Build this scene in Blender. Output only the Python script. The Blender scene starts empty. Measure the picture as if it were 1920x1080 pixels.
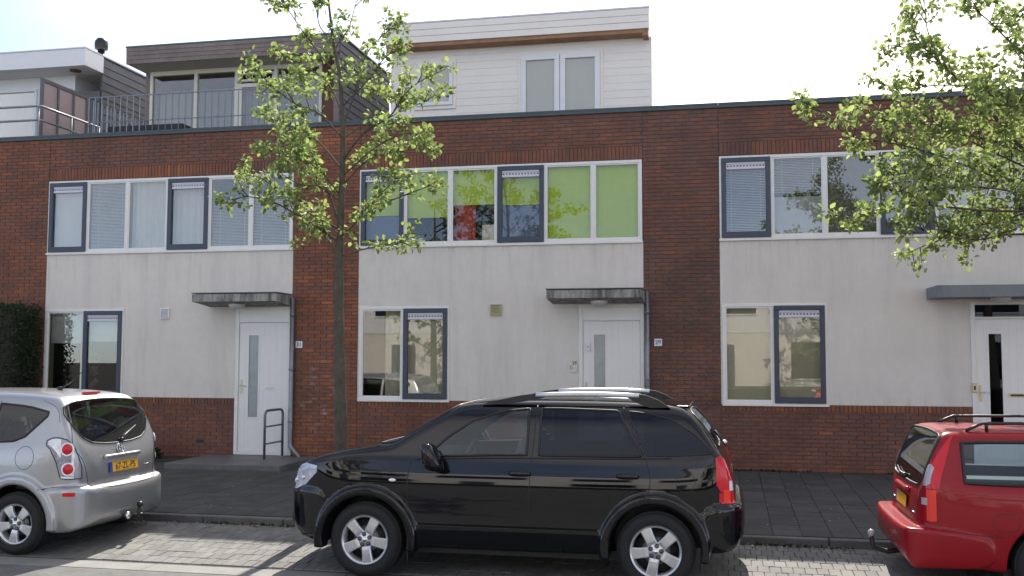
import bpy, bmesh, math, random
import numpy as np
from mathutils import Vector, Matrix
random.seed(7); RNG = np.random.default_rng(7)
SC = bpy.context.scene
COL = SC.collection

# ------------------------------------------------------------------ camera
CAM_LOC = (0.0, -16.212, 1.730)
cam_d = bpy.data.cameras.new('camera'); cam = bpy.data.objects.new('camera', cam_d); COL.objects.link(cam)
cam_d.sensor_width = 36.0; cam_d.lens = 36.0 * 1900.0 / 1920.0
cam_d.clip_start = 0.05; cam_d.clip_end = 2000.0
CR = Vector((0.97828, 0.207274, 0.002526)).normalized()
CF = Vector((-0.206956, 0.975941, 0.068617)).normalized()
CU = CR.cross(CF).normalized(); CR = CF.cross(CU).normalized()
rm = Matrix((CR, CU, -CF)).transposed()
cam.matrix_world = Matrix.Translation(CAM_LOC) @ rm.to_4x4()
SC.camera = cam
SC.render.resolution_x = 1024; SC.render.resolution_y = 576

def pix(p):
    """photo pixel (1920 wide) of a world point, used only to rank how large pieces show"""
    d = Vector(p) - Vector(CAM_LOC)
    f = d.dot(CF)
    if f < .1: return (-9e3, -9e3, 1e3)
    return (960 + 1900 * d.dot(CR) / f, 540 - 1900 * d.dot(CU) / f, f)

# ------------------------------------------------------------------ light
SUN_EL = math.radians(45.9); SUN_AZ = math.radians(-3.0)      # azimuth from +Y towards +X
SC.view_settings.view_transform = 'Standard'; SC.view_settings.look = 'None'
SC.view_settings.exposure = 1.2; SC.view_settings.gamma = 1.0
SC.view_settings.use_curve_mapping = False
world = bpy.data.worlds.new('World'); SC.world = world; world.use_nodes = True
wn = world.node_tree; wn.nodes.clear()
w_out = wn.nodes.new('ShaderNodeOutputWorld'); w_bg = wn.nodes.new('ShaderNodeBackground')
w_sky = wn.nodes.new('ShaderNodeTexSky'); w_sky.sky_type = 'NISHITA'; w_sky.sun_disc = False
w_sky.sun_elevation = SUN_EL; w_sky.sun_rotation = SUN_AZ
w_sky.air_density = .45; w_sky.dust_density = .35; w_sky.ozone_density = 1.0; w_sky.altitude = 0
w_tc = wn.nodes.new('ShaderNodeTexCoord'); w_map = wn.nodes.new('ShaderNodeMapping')
w_map.inputs['Scale'].default_value = (1.0, 1.0, 2.6)
w_no = wn.nodes.new('ShaderNodeTexNoise'); w_no.inputs['Scale'].default_value = 1.35
w_no.inputs['Detail'].default_value = 5; w_no.inputs['Roughness'].default_value = .5
w_rmp = wn.nodes.new('ShaderNodeMapRange'); w_rmp.inputs[1].default_value = .34; w_rmp.inputs[2].default_value = .66
w_rmp.inputs[3].default_value = 0.0; w_rmp.inputs[4].default_value = 1.
w_mix = wn.nodes.new('ShaderNodeMixRGB'); w_mix.inputs[2].default_value = (10.2, 9.2, 7.9, 1)
L = wn.links.new
# thin bright cloud lies on the sun's side of the sky, clear blue with a few wisps on the other
w_sep = wn.nodes.new('ShaderNodeSeparateXYZ'); w_side = wn.nodes.new('ShaderNodeMapRange'); w_side.interpolation_type = 'SMOOTHSTEP'
w_side.inputs[1].default_value = .12; w_side.inputs[2].default_value = .80; w_side.inputs[3].default_value = .04; w_side.inputs[4].default_value = .9
w_bk = wn.nodes.new('ShaderNodeMapRange'); w_bk.inputs[1].default_value = -.1; w_bk.inputs[2].default_value = .8; w_bk.inputs[3].default_value = 0; w_bk.inputs[4].default_value = .34
w_dot2 = wn.nodes.new('ShaderNodeVectorMath'); w_dot2.operation = 'DOT_PRODUCT'; w_dot2.inputs[1].default_value = (0, -1, .25); w_add = wn.nodes.new('ShaderNodeMath')
w_dot = wn.nodes.new('ShaderNodeVectorMath'); w_dot.operation = 'DOT_PRODUCT'; w_dot.inputs[1].default_value = (.55, .80, .1)
w_mul = wn.nodes.new('ShaderNodeMath'); w_mul.operation = 'MULTIPLY'
L(w_tc.outputs['Generated'], w_dot.inputs[0]); L(w_dot.outputs['Value'], w_side.inputs[0])
L(w_tc.outputs['Generated'], w_dot2.inputs[0]); L(w_dot2.outputs['Value'], w_bk.inputs[0]); L(w_side.outputs[0], w_add.inputs[0]); L(w_bk.outputs[0], w_add.inputs[1])
L(w_tc.outputs['Generated'], w_map.inputs[0]); L(w_map.outputs[0], w_no.inputs['Vector'])
L(w_no.outputs['Fac'], w_rmp.inputs[0]); L(w_rmp.outputs[0], w_mul.inputs[0]); L(w_add.outputs[0], w_mul.inputs[1]); L(w_mul.outputs[0], w_mix.inputs[0])
L(w_sky.outputs[0], w_mix.inputs[1]); L(w_mix.outputs[0], w_bg.inputs[0]); L(w_bg.outputs[0], w_out.inputs[0])
w_bg.inputs[1].default_value = 0.14
sun_d = bpy.data.lights.new('sun', 'SUN'); sun_d.energy = 3.6; sun_d.angle = math.radians(0.53)
sun_d.color = (1.0, .93, .84)
sun = bpy.data.objects.new('sun', sun_d); COL.objects.link(sun)
SUNV = Vector((math.sin(SUN_AZ) * math.cos(SUN_EL), math.cos(SUN_AZ) * math.cos(SUN_EL), math.sin(SUN_EL)))
sun.rotation_euler = SUNV.to_track_quat('Z', 'Y').to_euler()
sun.location = (0, 30, 40)

# ------------------------------------------------------------------ materials
def mat(name, col, rough=.6, metal=0., var=.0, vscale=6., bump=0., bscale=60., spec=.5, coat=0., attr=None, stain=None,
        trans=None, subcol=None):
    m = bpy.data.materials.new(name); m.use_nodes = True
    nt = m.node_tree; b = nt.nodes['Principled BSDF']
    b.inputs['Base Color'].default_value = (*col, 1); b.inputs['Roughness'].default_value = rough
    b.inputs['Metallic'].default_value = metal
    b.inputs['Specular IOR Level'].default_value = spec
    b.inputs['Coat Weight'].default_value = coat
    b.inputs['Coat Roughness'].default_value = .04
    lk = nt.links.new
    geo = nt.nodes.new('ShaderNodeNewGeometry')
    cur = None
    def mult(cur, fac_socket):
        mx = nt.nodes.new('ShaderNodeMixRGB'); mx.blend_type = 'MULTIPLY'; mx.inputs[0].default_value = 1
        if cur is None: mx.inputs[1].default_value = (*col, 1)
        else: lk(cur, mx.inputs[1])
        lk(fac_socket, mx.inputs[2]); return mx.outputs[0]
    if var > 0:
        for sc, am in ((vscale, var), (vscale * 6.3, var * .55)):
            no = nt.nodes.new('ShaderNodeTexNoise'); no.inputs['Scale'].default_value = sc
            no.inputs['Detail'].default_value = 6; no.inputs['Roughness'].default_value = .6
            lk(geo.outputs['Position'], no.inputs['Vector'])
            mr = nt.nodes.new('ShaderNodeMapRange'); mr.inputs[1].default_value = .25; mr.inputs[2].default_value = .75
            mr.inputs[3].default_value = 1 - am; mr.inputs[4].default_value = 1 + am
            lk(no.outputs['Fac'], mr.inputs[0]); cur = mult(cur, mr.outputs[0])
    if attr:
        at = nt.nodes.new('ShaderNodeAttribute'); at.attribute_name = attr
        cr = nt.nodes.new('ShaderNodeValToRGB'); els = cr.color_ramp.elements
        stops = subcol
        els[0].position = stops[0][0]; els[0].color = (*stops[0][1], 1)
        els[1].position = stops[-1][0]; els[1].color = (*stops[-1][1], 1)
        for p, c in stops[1:-1]:
            e = els.new(p); e.color = (*c, 1)
        lk(at.outputs['Fac'], cr.inputs[0])
        mx = nt.nodes.new('ShaderNodeMixRGB'); mx.blend_type = 'MULTIPLY'; mx.inputs[0].default_value = 1
        lk(cr.outputs[0], mx.inputs[1])
        if cur is not None: lk(cur, mx.inputs[2])
        else: mx.inputs[2].default_value = (1, 1, 1, 1)
        cur = mx.outputs[0]
    if stain:                                            # (colour, low z, high z, x scale, amount) vertical runs of dirt
        mp = nt.nodes.new('ShaderNodeMapping'); mp.inputs['Scale'].default_value = (stain[1], stain[1], stain[2])
        lk(geo.outputs['Position'], mp.inputs[0])
        no = nt.nodes.new('ShaderNodeTexNoise'); no.inputs['Scale'].default_value = 1; no.inputs['Detail'].default_value = 7
        no.inputs['Roughness'].default_value = .65
        lk(mp.outputs[0], no.inputs['Vector'])
        mr = nt.nodes.new('ShaderNodeMapRange'); mr.inputs[1].default_value = stain[4]; mr.inputs[2].default_value = stain[5]
        mr.inputs[3].default_value = 0; mr.inputs[4].default_value = stain[3]
        lk(no.outputs['Fac'], mr.inputs[0])
        mx = nt.nodes.new('ShaderNodeMixRGB'); lk(mr.outputs[0], mx.inputs[0])
        if cur is None: mx.inputs[1].default_value = (*col, 1)
        else: lk(cur, mx.inputs[1])
        mx.inputs[2].default_value = (*stain[0], 1); cur = mx.outputs[0]
    if cur is not None: lk(cur, b.inputs['Base Color'])
    if bump > 0:
        no = nt.nodes.new('ShaderNodeTexNoise'); no.inputs['Scale'].default_value = bscale
        no.inputs['Detail'].default_value = 4; lk(geo.outputs['Position'], no.inputs['Vector'])
        bp = nt.nodes.new('ShaderNodeBump'); bp.inputs['Strength'].default_value = bump; bp.inputs['Distance'].default_value = .01
        lk(no.outputs['Fac'], bp.inputs['Height']); lk(bp.outputs[0], b.inputs['Normal'])
    return m

def glass(name, tint, base=.06, rough=.0, refl=(1, 1, 1)):
    m = bpy.data.materials.new(name); m.use_nodes = True; nt = m.node_tree; nt.nodes.clear()
    o = nt.nodes.new('ShaderNodeOutputMaterial'); mix = nt.nodes.new('ShaderNodeMixShader')
    tr = nt.nodes.new('ShaderNodeBsdfTransparent'); tr.inputs[0].default_value = (*tint, 1)
    gl = nt.nodes.new('ShaderNodeBsdfGlossy'); gl.inputs['Roughness'].default_value = rough; gl.inputs[0].default_value = (*refl, 1)
    fr = nt.nodes.new('ShaderNodeFresnel'); fr.inputs[0].default_value = 1.5
    ad = nt.nodes.new('ShaderNodeMath'); ad.operation = 'ADD'; ad.inputs[1].default_value = base; ad.use_clamp = True
    k = nt.links.new
    k(fr.outputs[0], ad.inputs[0]); k(ad.outputs[0], mix.inputs[0]); k(tr.outputs[0], mix.inputs[1]); k(gl.outputs[0], mix.inputs[2])
    k(mix.outputs[0], o.inputs[0])
    return m

BR = [(0., (.125, .072, .056)), (.3, (.160, .076, .054)), (.55, (.195, .080, .050)), (.8, (.245, .088, .046)), (1., (.31, .11, .048))]
M = {}
M['brick'] = mat('brick', (1, 1, 1), .85, var=.30, vscale=1.3, bump=.35, bscale=140, attr='tint', subcol=BR)
M['mortar'] = mat('mortar', (.13, .105, .095), .95, var=.25, vscale=5, bump=.4, bscale=200)
M['stucco'] = mat('stucco', (.74, .69, .62), .92, var=.06, vscale=1.2, bump=.5, bscale=260,
                  stain=((.45, .43, .40), 2.6, .32, .42, .50, .80))
M['white_frame'] = mat('white_frame', (.78, .765, .72), .4, var=.04, vscale=9)
M['sash_blue'] = mat('sash_blue', (.045, .058, .085), .42, var=.1)
M['grille'] = mat('grille', (.62, .61, .66), .45, var=.05)
M['door_white'] = mat('door_white', (.80, .775, .74), .35, var=.03, vscale=4)
M['cap'] = mat('cap', (.055, .075, .078), .45, metal=.2, var=.15)
M['concrete'] = mat('concrete', (.36, .35, .33), .9, var=.22, vscale=5, bump=.4, bscale=90, stain=((.07, .07, .065), 9, 1.6, .9, .44, .66))
M['canopy_grey'] = mat('canopy_grey', (.20, .22, .225), .7, var=.08, vscale=4)
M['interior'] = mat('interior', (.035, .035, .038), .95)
M['curtain'] = mat('curtain', (.72, .73, .75), .9, var=.05, vscale=3)
M['blind_white'] = mat('blind_white', (.60, .63, .68), .8, var=.05, vscale=3)
M['blind_green'] = mat('blind_green', (.52, .68, .08), .8, var=.06, vscale=2)
M['blind_blue'] = mat('blind_blue', (.12, .17, .33), .8, var=.1, vscale=3)
M['red_curtain'] = mat('red_curtain', (.42, .035, .035), .9, var=.3, vscale=9)
M['cream'] = mat('cream', (.70, .67, .57), .85, var=.04)
M['pane'] = glass('window_glass', (.90, .9, .86), .035)
M['net'] = mat('net', (.26, .26, .28), .9)
M['dim_room'] = mat('dim_room', (.13, .14, .16), .9)  # dark grey standing for the shaded room behind the rooftop panes
M['step'] = mat('step', (.13, .13, .125), .55, var=.25, vscale=3, bump=.3)
M['wood_red'] = mat('wood_red', (.15, .07, .045), .8, var=.3, vscale=3)
M['pane_plain'] = glass('window_glass_plain', (.97, .97, .93), .0)
M['pane_clear'] = glass('window_glass_clear', (.92, .95, .95), .015)
M['frosted'] = mat('frosted', (.33, .36, .36), .15, var=.12, vscale=3)
M['zinc'] = mat('zinc', (.24, .255, .27), .42, metal=.7, var=.2, vscale=8)
M['galv'] = mat('galv', (.17, .19, .2), .45, metal=.6, var=.2)
M['black'] = mat('black', (.012, .012, .013), .5)
M['wood_grey'] = mat('wood_grey', (.21, .165, .15), .85, var=.3, vscale=2.4, bump=.3, bscale=40, stain=((.23, .21, .2), .7, 14, .7, .45, .7))
M['wood_dark'] = mat('wood_dark', (.12, .118, .125), .8, var=.3, vscale=2.0, stain=((.16, .16, .17), .8, 12, .7, .45, .7))
M['wood_brown'] = mat('wood_brown', (.30, .16, .085), .7, var=.25, vscale=4)
M['siding'] = mat('siding', (.80, .745, .68), .6, var=.04, vscale=2)
M['siding_white'] = mat('siding_white', (.75, .74, .74), .55, var=.03)
M['soffit'] = mat('soffit', (.38, .35, .31), .8, var=.1)
M['green_edge'] = mat('green_edge', (.05, .13, .11), .5)
M['roofing'] = mat('roofing', (.08, .08, .08), .95, var=.2)
M['screen_pink'] = mat('screen_pink', (.36, .27, .27), .5, var=.1, vscale=3)
M['tile'] = mat('tile', (1, 1, 1), .75, var=.28, vscale=1.6, bump=.4, bscale=120, attr='tint',
                subcol=[(0., (.043, .043, .041)), (1., (.062, .062, .059))])
M['paver'] = mat('paver', (1, 1, 1), .85, var=.2, vscale=2.5, bump=.5, bscale=110, attr='tint',
                 subcol=[(0., (.150, .149, .142)), (.5, (.170, .168, .158)), (1., (.192, .188, .175))])
M['sand'] = mat('sand', (.10, .096, .086), .95, var=.3, vscale=8)
M['kerb'] = mat('kerb', (.12, .12, .117), .85, var=.3, vscale=3, bump=.3)
M['gutter'] = mat('gutter', (.215, .213, .20), .85, var=.15, vscale=3, bump=.3)
M['asphalt'] = mat('asphalt', (.135, .135, .13), .9, var=.25, vscale=3, bump=.6, bscale=160)
M['soil'] = mat('soil', (.03, .027, .02), .95, var=.4, vscale=10, bump=.8, bscale=60)
M['bark'] = mat('bark', (.085, .075, .055), .9, var=.35, vscale=9, bump=.8, bscale=45)
M['plate_y'] = mat('plate_yellow', (.78, .42, .03), .5)
M['plate_b'] = mat('plate_blue', (.02, .07, .35), .5)
M['chrome'] = mat('chrome', (.75, .76, .78), .12, metal=1.)
M['rubber'] = mat('rubber', (.014, .014, .015), .75, var=.2, vscale=20)
M['alloy'] = mat('alloy', (.68, .69, .70), .3, metal=.6, var=.06, vscale=12)
M['paint_black'] = mat('paint_black', (.004, .0045, .007), .04, spec=.55)
M['paint_silver'] = mat('paint_silver', (.40, .41, .42), .33, metal=.65, coat=.8)
M['paint_red'] = mat('paint_red', (.29, .007, .014), .32, spec=.25, coat=.35)
M['trim'] = mat('trim', (.015, .015, .016), .45)
M['car_inside'] = mat('car_inside', (.075, .08, .085), .8)
M['car_seat'] = mat('car_seat', (.16, .165, .18), .8, var=.15)
M['glass_car'] = glass('glass_car', (.66, .76, .78), .02, refl=(.8, .9, 1.))
M['glass_dark'] = glass('glass_dark', (.12, .13, .16), .0, refl=(.72, .82, 1.))
M['glass_mid'] = glass('glass_mid', (.36, .42, .43), .02)
M['lamp_red'] = mat('lamp_red', (.62, .008, .02), .2, coat=.3, spec=.4)
M['lamp_red_glow'] = mat('lamp_red_glow', (.85, .05, .03), .2, coat=.3)  # brighter red: sun glow painted into the lower tail lamps
M['lamp_clear'] = mat('lamp_clear', (.86, .86, .90), .12, var=.3, vscale=16, coat=1.)
M['lamp_blue'] = mat('lamp_blue', (.46, .49, .58), .1, var=.45, vscale=13, coat=1.)
M['lamp_chrome_refl'] = mat('lamp_chrome_refl', (.30, .31, .36), .18, var=.5, vscale=12, coat=1.)  # strong mottling paints chrome reflections into the tail lamp
M['lamp_grey'] = mat('lamp_grey', (.42, .40, .44), .15, coat=1.)
M['sign_white'] = mat('sign_white', (.75, .76, .78), .4)
M['sign_blue'] = mat('sign_blue', (.03, .06, .22), .5)
M['ink'] = mat('ink', (.03, .03, .03), .6)
M['vent_yellow'] = mat('vent_yellow', (.46, .44, .27), .6, var=.1, vscale=20)
M['brass'] = mat('brass', (.6, .52, .33), .35, metal=.6)
M['lamp_dome'] = mat('lamp_dome', (.55, .55, .52), .4)
M['pink'] = mat('pink', (.6, .12, .25), .6)

def leafmat(name, c0, c1, tr):
    m = bpy.data.materials.new(name); m.use_nodes = True; nt = m.node_tree; nt.nodes.clear(); k = nt.links.new
    o = nt.nodes.new('ShaderNodeOutputMaterial'); at = nt.nodes.new('ShaderNodeAttribute'); at.attribute_name = 'tint'
    mx = nt.nodes.new('ShaderNodeMixRGB'); mx.inputs[1].default_value = (*c0, 1); mx.inputs[2].default_value = (*c1, 1); k(at.outputs['Fac'], mx.inputs[0])
    mt = nt.nodes.new('ShaderNodeMixRGB'); mt.blend_type = 'MULTIPLY'; mt.inputs[0].default_value = 1; mt.inputs[2].default_value = (*tr, 1); k(mx.outputs[0], mt.inputs[1])
    d = nt.nodes.new('ShaderNodeBsdfPrincipled'); d.inputs['Roughness'].default_value = .55; k(mx.outputs[0], d.inputs['Base Color'])
    t = nt.nodes.new('ShaderNodeBsdfTranslucent'); k(mt.outputs[0], t.inputs[0])
    s = nt.nodes.new('ShaderNodeMixShader'); s.inputs[0].default_value = .5
    k(d.outputs[0], s.inputs[1]); k(t.outputs[0], s.inputs[2]); k(s.outputs[0], o.inputs[0])
    return m
M['leaf'] = leafmat('leaf', (.098, .138, .052), (.29, .35, .155), (1.6, 1.62, 1.1))
M['hedge_leaf'] = leafmat('hedge_leaf', (.014, .034, .014), (.04, .075, .022), (1.2, 1.4, .9))

# ------------------------------------------------------------------ helpers
class MB:
    """collects verts / faces / material slots / tint and builds ONE mesh"""
    def __init__(s): s.v = []; s.f = []; s.mi = []; s.t = []; s.mats = []; s.sm = []
    def slot(s, m):
        if m not in s.mats: s.mats.append(m)
        return s.mats.index(m)
    def add(s, vs, fs, m, tint=.5, smooth=False):
        o = len(s.v); s.v.extend(vs); k = s.slot(m)
        for f in fs: s.f.append(tuple(i + o for i in f)); s.mi.append(k); s.t.append(tint); s.sm.append(smooth)
        return s
    def box(s, x0, x1, y0, y1, z0, z1, m, tint=.5, ch=0):
        if ch <= 0:
            vs = [(x0, y0, z0), (x1, y0, z0), (x1, y1, z0), (x0, y1, z0), (x0, y0, z1), (x1, y0, z1), (x1, y1, z1), (x0, y1, z1)]
            fs = [(0, 3, 2, 1), (4, 5, 6, 7), (0, 1, 5, 4), (1, 2, 6, 5), (2, 3, 7, 6), (3, 0, 4, 7)]
            return s.add(vs, fs, m, tint)
        bm = bmesh.new(); bmesh.ops.create_cube(bm, size=1)
        for v in bm.verts: v.co = Vector(((x0 + x1) / 2 + v.co.x * (x1 - x0), (y0 + y1) / 2 + v.co.y * (y1 - y0), (z0 + z1) / 2 + v.co.z * (z1 - z0)))
        bmesh.ops.bevel(bm, geom=bm.edges[:], offset=ch, segments=1 if ch < .01 else 2, affect='EDGES', profile=.5)
        return s.bm(bm, m, tint)
    def bm(s, bm, m, tint=.5, smooth=False):
        bm.verts.ensure_lookup_table()
        s.add([tuple(v.co) for v in bm.verts], [tuple(v.index for v in f.verts) for f in bm.faces], m, tint, smooth); bm.free(); return s
    def tube(s, pts, r, m, n=8, tint=.5, closed=False, cap=True, flat=1.):
        pts = [Vector(p) for p in pts]; N = len(pts)
        if not hasattr(r, '__len__'): r = [r] * N
        vs = []; up = None
        for i, p in enumerate(pts):
            if closed: d = pts[(i + 1) % N] - pts[i - 1]
            else: d = pts[min(i + 1, N - 1)] - pts[max(i - 1, 0)]
            d.normalize()
            if up is None: up = Vector((0, 0, 1)) if abs(d.z) < .9 else Vector((1, 0, 0))
            a = d.cross(up)
            if a.length < 1e-5: a = d.orthogonal()
            a.normalize(); b = a.cross(d); up = b
            for k in range(n):
                t = 2 * math.pi * k / n
                vs.append(tuple(p + a * math.cos(t) * r[i] + b * math.sin(t) * r[i] * flat))
        fs = []
        for i in range(N if closed else N - 1):
            j = (i + 1) % N
            for k in range(n):
                k2 = (k + 1) % n
                fs.append((i * n + k, i * n + k2, j * n + k2, j * n + k))
        if cap and not closed: fs += [tuple(range(n))[::-1], tuple((N - 1) * n + k for k in range(n))]
        return s.add(vs, fs, m, tint, True)
    def cyl(s, p0, p1, r, m, n=16, r2=None, smooth=True):
        return s.tube([p0, p1], [r, r if r2 is None else r2], m, n)
    def lathe(s, prof, m, c=(0, 0, 0), axis='y', n=48, smooth=True):
        vs = []; N = len(prof)
        for k in range(n):
            t = 2 * math.pi * k / n
            for r, h in prof:
                a, b = r * math.cos(t), r * math.sin(t)
                p = (a, h, b) if axis == 'y' else (a, b, h)
                vs.append((p[0] + c[0], p[1] + c[1], p[2] + c[2]))
        fs = []
        for k in range(n):
            k2 = (k + 1) % n
            for i in range(N - 1): fs.append((k * N + i, k * N + i + 1, k2 * N + i + 1, k2 * N + i))
        return s.add(vs, fs, m, .5, smooth)
    def ball(s, c, r, m, seg=16, rings=10):
        rr = r if hasattr(r, '__len__') else (r, r, r)
        vs = []; fs = []
        for i in range(rings + 1):
            ph = math.pi * i / rings
            for k in range(seg):
                t = 2 * math.pi * k / seg
                vs.append((c[0] + rr[0] * math.sin(ph) * math.cos(t), c[1] + rr[1] * math.sin(ph) * math.sin(t), c[2] + rr[2] * math.cos(ph)))
        for i in range(rings):
            for k in range(seg):
                k2 = (k + 1) % seg; fs.append((i * seg + k, i * seg + k2, (i + 1) * seg + k2, (i + 1) * seg + k))
        return s.add(vs, fs, m, .5, True)
    def mesh(s, name):
        me = bpy.data.meshes.new(name); me.from_pydata([tuple(map(float, v)) for v in s.v], [], s.f)
        for m in s.mats: me.materials.append(M[m])
        n = len(s.f)
        if len(me.polygons) == n:
            me.polygons.foreach_set('material_index', np.array(s.mi, dtype=np.int32))
            me.polygons.foreach_set('use_smooth', np.array(s.sm, dtype=bool))
            a = me.attributes.new('tint', 'FLOAT', 'FACE'); a.data.foreach_set('value', np.array(s.t, dtype=np.float32))
        me.update(); return me
    def build(s, name, parent=None, loc=None, kind=None):
        o = bpy.data.objects.new(name, s.mesh(name)); COL.objects.link(o)
        if parent is not None: o.parent = parent
        if loc: o.location = loc
        if kind: o['kind'] = kind
        return o

def tag(o, label, cat, group=None, kind=None):
    if label: o['label'] = label
    if cat: o['category'] = cat
    if group: o['group'] = group
    if kind: o['kind'] = kind
    return o
def thing(name, loc, label, cat, group=None, rz=0.):
    o = bpy.data.objects.new(name, None); COL.objects.link(o); o.location = loc; o.rotation_euler = (0, 0, rz)
    o.empty_display_size = .2
    return tag(o, label, cat, group)
def inst(name, mesh, parent, loc, rot=(0, 0, 0), sc=None):
    o = bpy.data.objects.new(name, mesh); o.parent = parent; o.location = loc; o.rotation_euler = rot
    if sc: o.scale = sc
    COL.objects.link(o); return o
def text_mesh(name, body, size, m, parent, mtx, ext=.0015, space=1.0, bold=.0):
    cu = bpy.data.curves.new(name, 'FONT'); cu.body = body; cu.size = size; cu.align_x = 'CENTER'; cu.align_y = 'CENTER'
    cu.extrude = ext; cu.space_character = space; cu.offset = bold
    cu.materials.append(M[m])
    tmp = bpy.data.objects.new(name, cu); COL.objects.link(tmp); bpy.context.view_layer.update()
    me = bpy.data.meshes.new_from_object(tmp.evaluated_get(bpy.context.evaluated_depsgraph_get())); bpy.data.objects.remove(tmp)
    o = bpy.data.objects.new(name, me); COL.objects.link(o); o.parent = parent; o.matrix_local = mtx
    return o
def FM(loc, x, y):
    """matrix whose local X and Y axes point along x and y"""
    x = Vector(x).normalized(); y = Vector(y); y = (y - x * y.dot(x)).normalized(); z = x.cross(y)
    return Matrix.Translation(loc) @ Matrix((x, y, z)).transposed().to_4x4()

# chalky salt bloom on the bricks left of the tree: its own irregular patch
def bloom(m, cx, cz, rx, rz, amt):
    nt = m.node_tree; b = nt.nodes['Principled BSDF']; src = b.inputs['Base Color'].links[0].from_socket; k = nt.links.new
    g = nt.nodes.new('ShaderNodeNewGeometry'); mp = nt.nodes.new('ShaderNodeMapping'); mp.vector_type = 'POINT'
    mp.inputs['Location'].default_value = (-cx / rx, 0, -cz / rz); mp.inputs['Scale'].default_value = (1 / rx, 0, 1 / rz); k(g.outputs['Position'], mp.inputs[0])
    ln = nt.nodes.new('ShaderNodeVectorMath'); ln.operation = 'LENGTH'; k(mp.outputs[0], ln.inputs[0])
    r = nt.nodes.new('ShaderNodeMapRange'); r.inputs[1].default_value = 1; r.inputs[2].default_value = .2; r.inputs[3].default_value = 0; r.inputs[4].default_value = 1; k(ln.outputs['Value'], r.inputs[0])
    m2 = nt.nodes.new('ShaderNodeMapping'); m2.inputs['Scale'].default_value = (5, 5, 14); k(g.outputs['Position'], m2.inputs[0])
    no = nt.nodes.new('ShaderNodeTexNoise'); no.inputs['Scale'].default_value = 1; no.inputs['Detail'].default_value = 6; k(m2.outputs[0], no.inputs['Vector'])
    q = nt.nodes.new('ShaderNodeMapRange'); q.inputs[1].default_value = .54; q.inputs[2].default_value = .68; k(no.outputs['Fac'], q.inputs[0])
    mu = nt.nodes.new('ShaderNodeMath'); mu.operation = 'MULTIPLY'; k(r.outputs[0], mu.inputs[0]); k(q.outputs[0], mu.inputs[1])
    m3 = nt.nodes.new('ShaderNodeMath'); m3.operation = 'MULTIPLY'; m3.inputs[1].default_value = amt; k(mu.outputs[0], m3.inputs[0])
    mx = nt.nodes.new('ShaderNodeMixRGB'); k(m3.outputs[0], mx.inputs[0]); k(src, mx.inputs[1]); mx.inputs[2].default_value = (.42, .34, .32, 1); k(mx.outputs[0], b.inputs['Base Color'])
bloom(M['brick'], -6.78, 1.0, .55, .85, .8)

# rain streaks hanging below the upstairs sills of the render
def sill_streaks(m, z_top, depth, amt):
    nt = m.node_tree; b = nt.nodes['Principled BSDF']; src = b.inputs['Base Color'].links[0].from_socket; k = nt.links.new
    g = nt.nodes.new('ShaderNodeNewGeometry'); sp = nt.nodes.new('ShaderNodeSeparateXYZ'); k(g.outputs['Position'], sp.inputs[0])
    r = nt.nodes.new('ShaderNodeMapRange'); r.inputs[1].default_value = z_top - depth; r.inputs[2].default_value = z_top; k(sp.outputs[2], r.inputs[0])
    mp = nt.nodes.new('ShaderNodeMapping'); mp.inputs['Scale'].default_value = (7, 1, .9); k(g.outputs['Position'], mp.inputs[0])
    no = nt.nodes.new('ShaderNodeTexNoise'); no.inputs['Scale'].default_value = 1; no.inputs['Detail'].default_value = 8; no.inputs['Roughness'].default_value = .7; k(mp.outputs[0], no.inputs['Vector'])
    q = nt.nodes.new('ShaderNodeMapRange'); q.inputs[1].default_value = .50; q.inputs[2].default_value = .74; k(no.outputs['Fac'], q.inputs[0])
    mu = nt.nodes.new('ShaderNodeMath'); mu.operation = 'MULTIPLY'; k(r.outputs[0], mu.inputs[0]); k(q.outputs[0], mu.inputs[1])
    m3 = nt.nodes.new('ShaderNodeMath'); m3.operation = 'MULTIPLY'; m3.inputs[1].default_value = amt; k(mu.outputs[0], m3.inputs[0])
    mx = nt.nodes.new('ShaderNodeMixRGB'); k(m3.outputs[0], mx.inputs[0]); k(src, mx.inputs[1]); mx.inputs[2].default_value = (.24, .225, .20, 1); k(mx.outputs[0], b.inputs['Base Color'])
sill_streaks(M['stucco'], 3.6, .95, .34)
sill_streaks(M['stucco'], 1.02, -.35, .35)
# ================================================================== ground
KY = -5.25                       # kerb face
def pav_z(y): return -.12 * (y / KY) if y < 0 else 0.
ZR = -.30                        # road level
def strip_z(y): return -.20 - .10 * min(1., max(0., (KY - y) / 1.75))
def grid_sheet(name, x0, x1, ys, zf, m, nx=2, th=.0):
    b = MB(); vs = []; 
    for y in ys:
        for i in range(nx + 1): vs.append((x0 + (x1 - x0) * i / nx, y, zf(y)))
    fs = []
    for j in range(len(ys) - 1):
        for i in range(nx): a = j * (nx + 1) + i; fs.append((a, a + nx + 1, a + nx + 2, a + 1))
    b.add(vs, fs, m); return b.build(name, kind='structure')
gnd = MB(); gnd.box(-300, 300, -300, 300, -.9, -.50, 'soil'); tag(gnd.build('ground'), 'wide bare ground under and beyond the street', None, kind='structure')
road = MB(); road.box(-120, 120, -24.0, -7.36, -.42, ZR, 'asphalt'); tag(road.build('road'), 'grey asphalt carriageway dappled with tree shade', None, kind='structure')
bed = grid_sheet('parking_strip', -60, 60, [KY + .0, -7.02], lambda y: strip_z(y) - .012, 'sand')
tag(bed, 'strip of pale clinker pavers where the cars are parked', None)
pv = grid_sheet('pavement', -60, 60, [0.35, -5.13], lambda y: pav_z(y) - .008 if y < 0 else -.02, 'soil')
tag(pv, 'dark concrete tile pavement between the kerb and the houses', None)

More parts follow.
